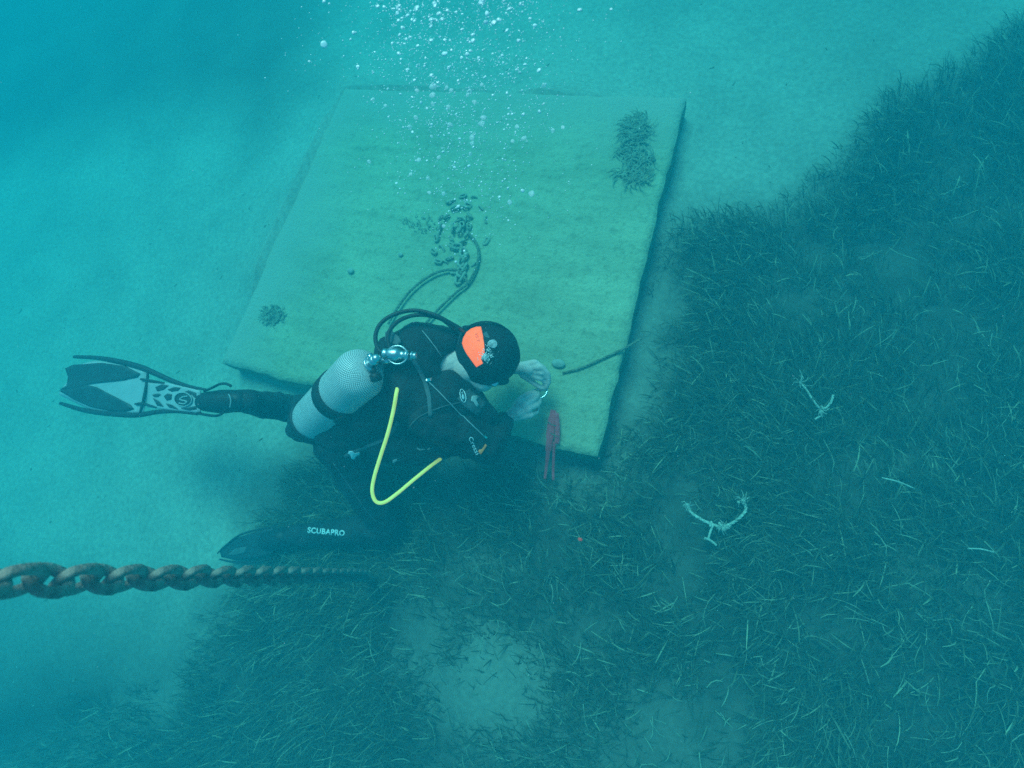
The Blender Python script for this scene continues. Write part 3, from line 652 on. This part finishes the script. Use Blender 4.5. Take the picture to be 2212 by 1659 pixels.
ribbon('chest_panel', [(1000, 850), (1010, 862), (1040, 885)], 34, cast_vest, M['vest_grey'], vest)
ribbon('waist_seam', [(860, 960), (900, 905), (950, 880), (1000, 868)], 2, cast_vest, M['vest_grey'], vest)
cl = lambda cx_, cy_, rx, ry, rot, n_=20: [(cx_ + rx * math.cos(a) * math.cos(rot) - ry * math.sin(a) * math.sin(rot), cy_ + rx * math.cos(a) * math.sin(rot) + ry * math.sin(a) * math.cos(rot)) for a in np.linspace(0, 2 * math.pi, n_ + 1)[:-1]]
def ring_decal(name, c, rx, ry, rot, w, cast, mat, parent, lift=.006):
    a = cl(c[0], c[1], rx, ry, rot, 28); b = cl(c[0], c[1], rx - w, ry - w, rot, 28); V = []; F = []
    for p, q in zip(a, b):
        for s in (p, q):
            h = cast(s[0], s[1], lift); V.append(h if h is not None else P(s[0], s[1], .6))
    n_ = len(a)
    for k in range(n_): F.append((2 * k, 2 * k + 1, (2 * k + 3) % (2 * n_), (2 * k + 2) % (2 * n_)))
    o = mesh_obj(name, V, F, mat, parent); s = o.modifiers.new('t', 'SOLIDIFY'); s.thickness = .0015; s.offset = 0; return o
ring_decal('round_badge', (997, 857), 6.5, 14, -.3, 1.4, cast_vest, M['print'], vest, .009)
decal('badge_emblem', [cl(997, 859, 2.8, 5.5, -.3, 12), cl(995, 851, 1.6, 2, 0, 8)], cast_vest, M['print'], vest, lift=.009, rings=2)
ribbon('harness_strap', [(880, 765), (905, 800), (925, 850), (930, 900)], 9, cast_vest, M['vest_grey'], vest, lift=.004, thick=.003)
ribbon('waist_strap', [(745, 985), (790, 965), (835, 945), (860, 910)], 8, cast_vest, M['vest_grey'], vest, lift=.004, thick=.003)
ribbon('leg_seam', [(720, 1000), (755, 1050), (790, 1100), (815, 1130)], 1.6, cast_vest, M['vest_grey'], vest, lift=.002, thick=.001)
decal('lift_handle', [dense([(836, 722), (842, 716), (866, 730), (872, 742), (860, 752), (834, 742)], 4)], cast_vest, M['vest_grey'], vest, thick=.012, lift=.012)
ribbon('shoulder_buckle', [(984, 700), (992, 704), (1000, 709)], 20, cast_vest, M['vest_grey'], vest, lift=.008, thick=.006)
decal('strap_slider', [dense([(918, 818), (930, 818), (931, 826), (919, 827)], 3)], cast_vest, M['steel'], vest, thick=.004, lift=.008, rings=2)
decal('clip', [dense([(1017, 858), (1028, 856), (1030, 861), (1024, 864), (1031, 876), (1027, 880), (1020, 870), (1014, 867)], 2)], cast_vest, M['fin_light'], vest, lift=.009, rings=3)
decal('buckle', [dense([(754, 972), (762, 972), (767, 977), (776, 974), (778, 979), (768, 984), (766, 990), (760, 989), (757, 981), (752, 977)], 2)], cast_vest, M['print'], vest, lift=.006, rings=3)
decal('badge_emblem', [dense([(900, 966), (908, 970), (918, 969), (918, 971), (907, 973), (899, 969)], 2), dense([(922, 970), (928, 966), (930, 967), (925, 973)], 2)], cast_vest, M['print_dim'], vest, rings=2)
decal('badge_emblem', [dense([(849, 993), (858, 990), (859, 994), (852, 998), (851, 1004), (848, 1002)], 2)], cast_vest, M['print_dim'], vest, rings=2)
decal('chrome_ring', [dense([(1043, 941), (1050, 942), (1054, 947), (1049, 948)], 2)], cast_vest, M['steel'], vest, rings=2)

# tank
TB, TT = P(675, 909, .61), P(792, 795, .945); tax = unit(TT - TB); TL = np.linalg.norm(TT - TB)
tank = empty('scuba_tank', TB, 'pale steel scuba tank under black netting strapped to the back of the diver', 'scuba tank')
R0 = .098
prof = [(-.01, .0), (-.008, R0 * .7), (.02, R0 * .98), (.05, R0)] + [(s, R0) for s in np.linspace(.08, TL - .06, 14)] + [(TL - .06 + .085 * math.sin(a), R0 * math.cos(a) * (1 if math.cos(a) > .22 else .22 / max(math.cos(a), .01))) for a in np.linspace(.15, 1.45, 12)]
NSEG = 64
Vt, Ft = lathe(TB, tax, prof, NSEG); cyl_o = mesh_obj('cylinder', Vt, Ft, M['tank'], tank)
uv = cyl_o.data.uv_layers.new(name='UVMap'); CELLS = 96
arc = [0]
for a, b in zip(prof[:-1], prof[1:]): arc.append(arc[-1] + math.hypot(b[0] - a[0], b[1] - a[1]))
ce = 2 * math.pi * R0 / CELLS
for p in cyl_o.data.polygons:
    ks = [cyl_o.data.loops[l].vertex_index % NSEG for l in p.loop_indices]; wrap = max(ks) - min(ks) > NSEG // 2 and len(ks) == 4
    for l, k in zip(p.loop_indices, ks):
        vi = cyl_o.data.loops[l].vertex_index; kk = k + (NSEG if (wrap and k == 0) else 0)
        uv.data[l].uv = (kk / NSEG * CELLS / 2, arc[vi // NSEG] / ce / 2 * 1.3)
g = lathe(TB - tax * .022, tax, [(0, .07), (0, R0 * .9), (.006, R0 + .006), (.05, R0 + .007), (.052, R0 + .001)], 48); mesh_obj('boot', g[0], g[1], M['rubber'], tank)
g = lathe(TB + tax * (TL * .50), tax, [(0, R0 + .0005), (.001, R0 + .006), (.066, R0 + .006), (.067, R0 + .0005)], 48); mesh_obj('strap', g[0], g[1], M['vest'], tank)
cast_tank = caster(bpy.data.objects[tank.children[-1].name] if tank.children else cyl_o)
bk = TB + tax * (TL * .50 + .024) + unit(-CU * .9 + CR * .25 + CB * .45 - tax * (-CU * .9 + CR * .25 + CB * .45).dot(tax)) * (R0 + .010)
g = ball(bk, (.040, .026, .010), (tax, unit(np.cross(tax, bk - (TB + tax * TL * .5))), unit(bk - TB - tax * (bk - TB).dot(tax)))); mesh_obj('strap_buckle', g[0], g[1], M['rubber'], tank)
VT = TB + tax * (TL + .045)
g = join(cyl(TB + tax * (TL + .01), VT, .021), limb((VT, .022), (VT + tax * .035, .018), sub=2)); mesh_obj('valve', g[0], g[1], M['chrome'], tank)
perp = unit(CU - CU.dot(tax) * tax + .2 * CB)
g = join(cyl(VT - perp * .045, VT - perp * .012, .009), lathe(VT - perp * .045, -perp, [(-.006, .014), (0, .021), (.020, .021), (.024, .016)], 18)); mesh_obj('valve_knob', g[0], g[1], M['rubber'], tank)
g = lathe(VT - tax * .012, tax, [(-.004, .026), (.0, .029), (.008, .029), (.010, .024)], 24); mesh_obj('neck_ring', g[0], g[1], M['chrome'], tank)
g = cyl(VT + perp * .012, VT + perp * .034, .010); mesh_obj('valve_port', g[0], g[1], M['steel'], tank)

# regulator set: first stage, yoke, hoses and mouthpiece
FS = P(846, 766, .955)
reg = empty('regulator_set', FS, 'chromed diving regulator on the tank valve with its black and yellow hoses', 'regulator')
fr = unit(P(885, 768, .945) - P(815, 763, .965))
g = lathe(P(826, 764, .96), fr, [(0, .010), (.002, .019), (.012, .021), (.016, .018), (.018, .020), (.030, .025), (.055, .026), (.064, .023), (.068, .018), (.085, .016), (.088, .020), (.097, .020), (.100, .015)], 24)
mesh_obj('first_stage', g[0], g[1], M['chrome'], reg)
g = lathe(P(826, 764, .96) + fr * .108, fr, [(0, .008), (.001, .017), (.006, .018), (.008, .013), (.014, .013), (.018, .016), (.021, .008)], 18); mesh_obj('yoke_screw', g[0], g[1], M['chrome'], reg)
yk = unit(np.cross(fr, CB)); g = tube_geo([P(832, 765, .96) + .033 * yk * math.sin(a) + (.048 - .038 * math.cos(a)) * fr + .01 * CB for a in np.linspace(0, 2 * math.pi, 30)[:-1]], .0036, 8, closed=True); mesh_obj('yoke', g[0], g[1], M['chrome'], reg)
g = limb((P(818, 780, .93), .014), (P(842, 778, .94), .013)); mesh_obj('adapter', g[0], g[1], M['chrome'], reg)
def hose(pts, r, mat, label=None):
    g = tube_geo(smooth_path([P(*q) for q in pts], 10), r, 12); o = mesh_obj('hose', g[0], g[1], mat, reg)
    if label: o['label'] = label
    return o
hose([(838, 768, .95), (818, 755, .96), (811, 730, .95), (818, 705, .94), (838, 686, .93), (868, 674, .92), (902, 671, .91), (938, 680, .90), (970, 696, .87), (996, 712, .82), (1015, 735, .70)], .0080, M['hose'], 'long black hose arching over the shoulder')
hose([(845, 762, .93), (838, 735, .92), (843, 712, .91), (862, 693, .90), (890, 682, .90), (922, 681, .89), (955, 690, .87), (985, 715, .80)], .0080, M['hose'], 'shorter inner black hose')
hose([(862, 775, .90), (870, 800, .80), (863, 825, .80), (857, 845, .90), (850, 885, .87), (838, 935, .83), (822, 985, .78), (808, 1032, .74), (804, 1062, .72), (812, 1083, .70), (830, 1085, .68), (858, 1066, .66), (895, 1035, .62), (935, 1003, .56), (965, 982, .38)], .0071, M['yellow'], 'bright yellow hose hanging in a V')
g = lathe(hp(.13, 0, -.075), unit(hf - .2 * hc), [(-.03, .018), (0, .028), (.012, .036), (.034, .036), (.040, .028)], 28); mesh_obj('mouthpiece', g[0], g[1], M['rubber'], reg)
g = limb((P(965, 982, .38), .012), (P(985, 972, .36), .03)); mesh_obj('spare_mouthpiece', g[0], g[1], M['rubber'], reg)

# fins
def fin_frame(root_px, tip_px):
    o = P(*root_px); t = P(*tip_px); a = unit(t - o); b = unit(np.cross(CB, a)); nrm = np.cross(a, b); nrm = nrm if nrm.dot(CB) > 0 else -nrm; return o, a, b, nrm
def fin_mapper(fr, bow):
    o, a, b, nrm = fr
    def f(px, py, lift=0.0):
        d = ray(px, py); t = (o - EYE).dot(nrm) / d.dot(nrm); p = EYE + d * t; s = (p - o).dot(a); return p + nrm * (lift + bow * s * s)
    return f
def plate(name, pxs, fm, lift, thick, mat, parent, rings=6):
    return decal(name, [dense(pxs, 5)], lambda x, y, l: fm(x, y, lift), mat, parent, thick=thick, rings=rings, lift=0)
c8 = lambda X, Y: ((130 + .2034 * X) * .864, (860 + .2034 * Y) * .864)
C8 = lambda L: [c8(*q) for q in L]
fin = empty('swim_fin', J['toeL'], 'pale and dark bladed fin on the outstretched foot, over bare sand', 'fin', None)
fm = fin_mapper(fin_frame((455, 868, .745), (122, 852, .76)), -.02)
def rail(pxs, w, lift, fm, par, mat=M['fin_rail'], name='side_rail'):
    pts = smooth_path([fm(x, y, lift) for x, y in pxs], 6); n_ = len(pts); rr = [w * (.35 + .65 * math.sin(math.pi * min(1, .15 + .85 * i / n_)) ) for i in range(n_)]
    g = tube_geo(pts, rr, 8, flat=.7); return mesh_obj(name, g[0], g[1], mat, par)
# blade base in two convex halves so the fan drape stays clean
plate('blade', C8([(130, 290), (500, 205), (850, 232), (1150, 330), (1190, 560), (1110, 870), (700, 850), (400, 792), (40, 625), (60, 570), (160, 450)]), fm, 0, .003, M['fin_light'], fin)
plate('dark_panel', C8([(130, 300), (230, 255), (600, 230), (900, 272), (1085, 365), (1050, 408), (850, 450), (560, 478), (400, 500), (300, 540), (160, 560), (60, 560), (150, 510), (170, 400)]), fm, .004, .003, M['fin_dark'], fin)
plate('dark_panel', C8([(50, 572), (160, 555), (300, 535), (400, 500), (530, 530), (800, 665), (960, 745), (1005, 800), (900, 832), (700, 822), (450, 772), (250, 685)]), fm, .004, .003, M['fin_dark'], fin)
plate('foot_plate', C8([(1190, 470), (1400, 470), (1700, 540), (1835, 575), (1835, 845), (1500, 815), (1180, 780)]), fm, .004, .006, M['fin_light'], fin)
for q in (C8([(1290, 530), (1370, 495), (1450, 510), (1390, 560), (1310, 580)]), C8([(1440, 560), (1520, 530), (1600, 535), (1570, 570), (1490, 585)]), C8([(1250, 625), (1320, 608), (1355, 620), (1320, 650), (1270, 650)]),
          C8([(1395, 640), (1440, 608), (1490, 620), (1485, 680), (1430, 695)]), C8([(1260, 665), (1330, 700), (1390, 770), (1310, 755)]), C8([(1420, 730), (1490, 745), (1570, 800), (1460, 780)]), C8([(1600, 790), (1700, 780), (1790, 760), (1800, 800), (1700, 815)]), C8([(1620, 600), (1700, 570), (1790, 600), (1800, 680), (1740, 620), (1660, 615)])):
    plate('vent', q, fm, .009, .002, M['fin_dark'], fin, rings=2)
plate('logo_disc', cl(*c8(1640, 680), 19, 15, .1), fm, .010, .002, M['fin_dark'], fin, rings=3)
rg = [fm(*q, .013) for q in cl(*c8(1640, 680), 19, 15, .1, 24)]; g = tube_geo(rg, .0022, 6, closed=True); mesh_obj('logo_ring', g[0], g[1], M['fin_light'], fin)
g = tube_geo(smooth_path([fm(*c8(*q), .013) for q in [(1700, 640), (1640, 650), (1600, 680), (1650, 695), (1690, 710), (1650, 735), (1590, 725)]], 5), .003, 6); mesh_obj('logo_letter', g[0], g[1], M['fin_light'], fin)
rail(C8([(240, 155), (560, 172), (850, 222), (1100, 290), (1300, 375), (1500, 462), (1700, 525), (1900, 560)]), .013, .002, fm, fin)
rail(C8([(60, 730), (400, 822), (750, 862), (1050, 872), (1300, 835), (1550, 830), (1800, 865)]), .013, .002, fm, fin)
rail(C8([(1190, 340), (1175, 480), (1130, 700), (1080, 860)]), .008, .006, fm, fin, name='cross_bar')
rail(C8([(1100, 432), (1200, 450), (1400, 480)]), .007, .008, fm, fin, name='cross_bar')
rail(C8([(1030, 738), (1130, 735), (1300, 780)]), .007, .008, fm, fin, name='cross_bar')
g = join(limb((fm(436, 868, -.02), .045), (fm(470, 868, -.025), .055), (fm(505, 866, -.03), .050))); fused('foot_pocket', g, .008, M['rubber'], fin, 4)
g = tube_geo(smooth_path([fm(*q, .01) for q in [(445, 845), (462, 838), (478, 830), (492, 829), (503, 834)]], 6), .006, 6); mesh_obj('strap', g[0], g[1], M['rubber'], fin)
g = tube_geo(smooth_path([fm(*q, .01) for q in [(430, 892), (450, 896), (470, 898), (482, 894), (492, 884)]], 6), .006, 6); mesh_obj('strap', g[0], g[1], M['rubber'], fin)
rl = smooth_path([fm(*q, .030) for q in [(505, 851), (509, 858), (510, 868), (508, 880)]], 5); g = tube_geo(rl, .003, 6); mesh_obj('piping', g[0], g[1], M['print_dim'], fin)
fin2 = empty('swim_fin', J['toeR'], 'dark fin resting on the seabed behind the kneeling leg, above the chain', 'fin', None)
fm2 = fin_mapper(fin_frame((575, 1172, .13), (420, 1212, .07)), -.03)
plate('blade', [(590, 1140), (560, 1146), (510, 1162), (490, 1178), (474, 1192), (478, 1204), (510, 1210), (560, 1204), (590, 1196)], fm2, 0, .004, M['fin_dark'], fin2)
plate('grey_panel', [(510, 1184), (535, 1180), (533, 1192), (505, 1200), (492, 1198)], fm2, .005, .003, material('fin_grey', (.14, .16, .16), .5, var=.2), fin2, rings=3)
rail([(470, 1195), (488, 1178), (520, 1155), (565, 1142), (600, 1136)], .006, .004, fm2, fin2); rail([(474, 1208), (510, 1214), (560, 1212), (600, 1200)], .006, .004, fm2, fin2)
g = limb((fm2(575, 1170, -.01), .05), (fm2(610, 1162, -.01), .056)); fused('foot_pocket', g, .009, M['rubber'], fin2, 4)
rl = smooth_path([cast_suit(x, y, .002) if cast_suit(x, y, .002) is not None else P(x, y, .18) for x, y in [(640, 1125), (645, 1140), (646, 1155)]], 5)

# shackle in the hands
sc_ = P(1166, 846, .325); sh = empty('shackle', sc_, 'shiny steel shackle held between the two hands of the diver', 'shackle')
sa, sb = unit(CR * .95 + CU * .3), unit(-CU * .9 + CR * .25 + CB * .3)
g = tube_geo(smooth_path([sc_ + sa * .034 * math.cos(t) + sb * (.030 * math.sin(t)) for t in np.linspace(-.5, math.pi + .5, 14)], 3), .0055, 10); mesh_obj('bow', g[0], g[1], M['steel'], sh)
g = cyl(sc_ - sa * .042 - sb * .014, sc_ + sa * .040 - sb * .014, .0055); mesh_obj('pin', g[0], g[1], M['steel'], sh)

# pink lanyard over the block's near edge
pk = empty('lanyard', P(1190, 940, .22), 'pink webbing lanyard with two tails hanging over the near edge of the block', 'lanyard')
def strap3(name, pts, w, mat, parent, ax):
    path = smooth_path([np.array(p) for p in pts], 6); V, F = [], []
    for i, p in enumerate(path):
        t = unit(path[min(i + 1, len(path) - 1)] - path[max(i - 1, 0)]); s = unit(ax - ax.dot(t) * t)
        ww = w[int(i / len(path) * len(w))] if hasattr(w, '__len__') else w
        V += [p - s * ww / 2, p, p + s * ww / 2]
        V[-2] = V[-2] + np.array([0, 0, .002 * math.sin(i * 1.3)])
    for i in range(len(path) - 1):
        for k in (0, 1): F.append((i * 3 + k, i * 3 + k + 1, i * 3 + k + 4, i * 3 + k + 3))
    o = mesh_obj(name, V, F, mat, parent); s = o.modifiers.new('t', 'SOLIDIFY'); s.thickness = .003; s.offset = 0; return o
strap3('webbing', [P(1196, 886, .225), P(1192, 905, .23), P(1189, 930, .227), P(1186, 958, .22), P(1183, 985, .15), P(1180, 1010, .08), P(1177, 1034, .07)], [.028, .034, .036, .028, .018, .014, .012], M['pink'], pk, CR)
strap3('webbing', [P(1202, 892, .235), P(1203, 910, .24), P(1204, 930, .235), P(1203, 958, .22)], .022, M['pink'], pk, CR)
strap3('webbing', [P(1197, 955, .22), P(1196, 985, .15), P(1195, 1010, .09), P(1195, 1037, .07)], .012, M['pink'], pk, CR)
for q in ((1192, 915), (1197, 938)): g = tube_geo([P(q[0] - 8, q[1] - 3, .24), P(q[0], q[1] + 2, .248), P(q[0] + 9, q[1] + 5, .245)], .0025, 6); mesh_obj('stitching', g[0], g[1], M['rope_dark'], pk)

# pale frayed ropes in the meadow
H0 = .085
G = lambda x, y, h=H0: P(x, y, h)
r1 = empty('frayed_rope', G(1540, 1130), 'pale frayed rope forming a wide open U on the seagrass, lower of two', 'rope')
rope('strand', [G(1484, 1088), G(1492, 1106), G(1515, 1122), G(1540, 1133), G(1560, 1138), G(1585, 1128), G(1606, 1110), G(1611, 1096), G(1605, 1082)], .0065, M['rope_pale'], '', '', r1)
rope('strand', [G(1540, 1133), G(1534, 1150), G(1530, 1164)], .005, M['rope_pale'], '', '', r1)
rope('strand', [G(1522, 1162, .10), G(1535, 1168, .09), G(1548, 1178, .085)], .005, M['rope_pale'], '', '', r1)
for (x, y, s) in ((1537, 1132, .012), (1561, 1138, .015), (1604, 1080, .015)):
    g = join(*[ball(G(x, y, .09) + np.array([random.uniform(-s, s), random.uniform(-s, s), random.uniform(-.4 * s, .4 * s)]), s * .55, sub=1) for _ in range(5)]); mesh_obj('knot', g[0], g[1], M['rope_pale'], r1)
def frays(pt, n_, L, parent, seed):
    r = random.Random(seed); gs = []
    for _ in range(n_):
        a = r.uniform(0, 6.28); gs.append(tube_geo([pt, pt + L * .5 * np.array([math.cos(a), math.sin(a), .3]), pt + L * r.uniform(.6, 1.2) * np.array([math.cos(a + .4), math.sin(a + .4), .1])], .0012, 4))
    g = join(*gs); mesh_obj('frayed_end', g[0], g[1], M['rope_pale'], parent)['kind'] = 'stuff'
frays(G(1603, 1078, .1), 14, .035, r1, 1); frays(G(1484, 1088, .1), 10, .03, r1, 2); frays(G(1561, 1138, .1), 16, .03, r1, 5)
r2 = empty('frayed_rope', G(1765, 885), 'pale frayed rope bent in a small V on the seagrass, upper of two', 'rope')
rope('strand', [G(1728, 826), G(1742, 842), G(1752, 858), G(1762, 872), G(1772, 884)], .0042, M['rope_pale'], '', '', r2)
rope('strand', [G(1772, 884), G(1786, 880), G(1796, 866), G(1800, 853)], .0052, M['rope_pale'], '', '', r2)
rope('strand', [G(1772, 884), G(1774, 896), G(1760, 906)], .0045, M['rope_pale'], '', '', r2)
frays(G(1775, 886, .1), 16, .03, r2, 3); frays(G(1728, 826, .1), 8, .05, r2, 4)
def fleck(px, py, mat, name, label, cat, r=.008, z=.09):
    tag(mesh_obj(name, *ball(P(px, py, z), (r, r * .7, r * .5), sub=2), mat), label, cat)
fleck(1253, 1165, M['red'], 'red_cap', 'tiny red plastic cap on the seagrass below the block', 'bottle cap', .011)
for (a, b, lb) in (((1905, 1032), (1975, 1055), 'long pale stick lying in the meadow at the right'), ((2090, 1185), (2148, 1193), 'pale twig in the meadow near the right edge')):
    g = tube_geo(smooth_path([P(*a, .09), P((a[0] + b[0]) / 2, (a[1] + b[1]) / 2 - 3, .10), P(*b, .09)], 4), .003, 6); tag(mesh_obj('twig', g[0], g[1], M['rope_pale']), lb, 'twig')

# ------------------------------------------------------------------ exhaled air
rb = np.random.default_rng(31); BM = []
for k in range(8):
    v, f = ico(3); v = v.copy(); d = 1 + .38 * (noise3(v + k * 3.7, 1.3) - .5)[:, None]; v = v * d * np.array([1, rb.uniform(.7, 1), rb.uniform(.5, .75)])
    me = bpy.data.meshes.new('bubble'); me.from_pydata([tuple(q) for q in v], [], f); me.polygons.foreach_set('use_smooth', [True] * len(f)); me.materials.append(M['fizz'] if k < 5 else M['bubble']); BM.append(me)
def plume(r):
    t = r.random() ** .45                                    # 0 near the diver, 1 at the top of the view
    y = 600 - 680 * t; mx = 1000 - 20 * t + 22 * math.sin(5 * t); sp = 28 + 100 * t ** .55
    x = mx + r.normal(0, 1) * sp * (1.0 if r.random() < .85 else 1.5); z = 1.02 + .78 * t + r.normal(0, .05); return t, x, y + r.normal(0, 18), z
spots = []
for x, y, s in [(940, 12, 8), (948, 30, 11), (955, 42, 8), (900, 22, 6), (1040, 5, 14), (1052, 30, 9), (1120, 88, 7), (1164, 152, 8), (805, 215, 8), (1040, 267, 13), (1020, 297, 11), (972, 270, 10), (935, 225, 8), (870, 60, 7),
                (1095, 66, 8), (1085, 120, 8), (905, 345, 10), (925, 385, 8), (948, 340, 9), (885, 275, 8), (1145, 40, 6), (1320, 20, 6), (700, 3, 8), (958, 418, 9), (880, 150, 8), (1050, 48, 10), (1022, 75, 8), (1100, 20, 9), (975, 195, 8), (1010, 205, 9)]:
    t = (600 - y) / 680; spots.append((x, y, 1.02 + .78 * max(t, 0) + rb.normal(0, .03), s * .62))
while len(spots) < 292:
    t, x, y, z = plume(rb)
    if y < -70: continue
    spots.append((x, y, z, min(7.5, float(np.exp(rb.normal(.95 + .25 * t, .42))))))
GRP = 'exhaled air bubbles rising above the diver'; LBL = 'silvery air bubble rising in the plume above the diver'
for i, (x, y, z, s) in enumerate(spots):
    p = P(x, y, z); o = bpy.data.objects.new('bubble', BM[int(rb.integers(5, 8)) if (s > 4.2 and y > 180) else int(rb.integers(0, 5))]); COL.objects.link(o)
    r_ = s * mpp(p); o.location = Vector(p); o.scale = (r_, r_, r_); o.rotation_euler = (rb.normal(0, .3), rb.normal(0, .3), rb.uniform(0, 6.28)); tag(o, LBL, 'bubble', GRP)
gs = []
v1, f1 = ico(1)
for k in range(3400):
    t, x, y, z = plume(rb)
    if rb.random() < .12: x += rb.normal(0, 60)
    elif rb.random() < .4: q = spots[int(rb.integers(0, len(spots)))]; x, y, z = q[0] + rb.normal(0, 9), q[1] + rb.normal(0, 9), q[2]
    p = P(x, y, z); r_ = float(np.exp(rb.normal(.12, .35))) * mpp(p); gs.append(([p + q * r_ for q in v1], f1))
g = join(*gs); tag(mesh_obj('fine_bubbles', g[0], g[1], M['fizz']), 'cloud of very fine bubbles around the larger ones', None, None, 'stuff')
for (x, y, s, lb) in ((1063, 745, 10.5, 'larger clear bubble touching the top of the diver hood'), (1047, 771, 6.5, 'frothy bubble on the orange hood panel of the diver')):
    h = cast_hood(x, y, .010); o = bpy.data.objects.new('bubble', BM[6]); COL.objects.link(o); r_ = s * mpp(h); o.location = Vector(h); o.scale = (r_, r_, r_ * .9); tag(o, lb, 'bubble')
gs = []
for k in range(150):
    h = cast_hood(1052 + rb.normal(0, 7), 768 + rb.normal(0, 8), .004 + abs(rb.normal(0, .004)))
    if h is not None: r_ = rb.uniform(.4, 1.6) * mpp(h); gs.append(([h + q * r_ for q in v1], f1))
g = join(*gs); tag(mesh_obj('froth', g[0], g[1], M['fizz']), 'froth of tiny bubbles clinging to the hood of the diver', None, None, 'stuff')

# bits of shell and dead leaf on the sand
def litter(n_, name, label, mat, rmin, rmax, seed, flat):
    r = np.random.default_rng(seed); gs = []
    while len(gs) < n_:
        x, y = r.uniform(-5, 2.4), r.uniform(-2.4, 4); X1, Y1 = np.array([x]), np.array([y])
        if cover(X1, Y1)[0] > .3 or (SX0 < x < SX1 and SY0 < y < SY1): continue
        s = math.exp(r.uniform(math.log(rmin), math.log(rmax))); a = r.uniform(0, 6.28); A = [[math.cos(a), math.sin(a), 0], [-math.sin(a), math.cos(a), 0], [0, 0, 1]]
        gs.append(ball((x, y, ground_z(X1, Y1)[0]), (s * r.uniform(1, 3 if flat else 1.5), s * .7, s * .4), A, 1))
    g = join(*gs); tag(mesh_obj(name, g[0], g[1], mat), label, None, None, 'stuff')
litter(260, 'leaf_litter', 'small dark bits of dead leaf scattered on the pale sand', material('leaf_bits', (.20, .19, .12), .9), .003, .009, 71, True)
litter(160, 'shell_grit', 'tiny pale shell fragments scattered on the sand', material('shell_bits', (.75, .74, .66), .8), .002, .006, 72, False)

# floating specks
gs = []
for k in range(420):
    px, py, dep = rb.uniform(-200, 2400), rb.uniform(-200, 1850), rb.uniform(1.05, 2.2); p = at_depth(px, py, dep)
    r_ = float(np.exp(rb.normal(-6.9 - .35, .35))); gs.append(([p + q * r_ * np.array([1, .8, .7]) for q in v1], f1))
g = join(*gs); tag(mesh_obj('suspended_specks', g[0], g[1], M['snow']), 'tiny pale specks drifting in the water', None, None, 'stuff')
print('TRIS', sum(len(o.data.polygons) * 2 for o in bpy.data.objects if o.type == 'MESH'))
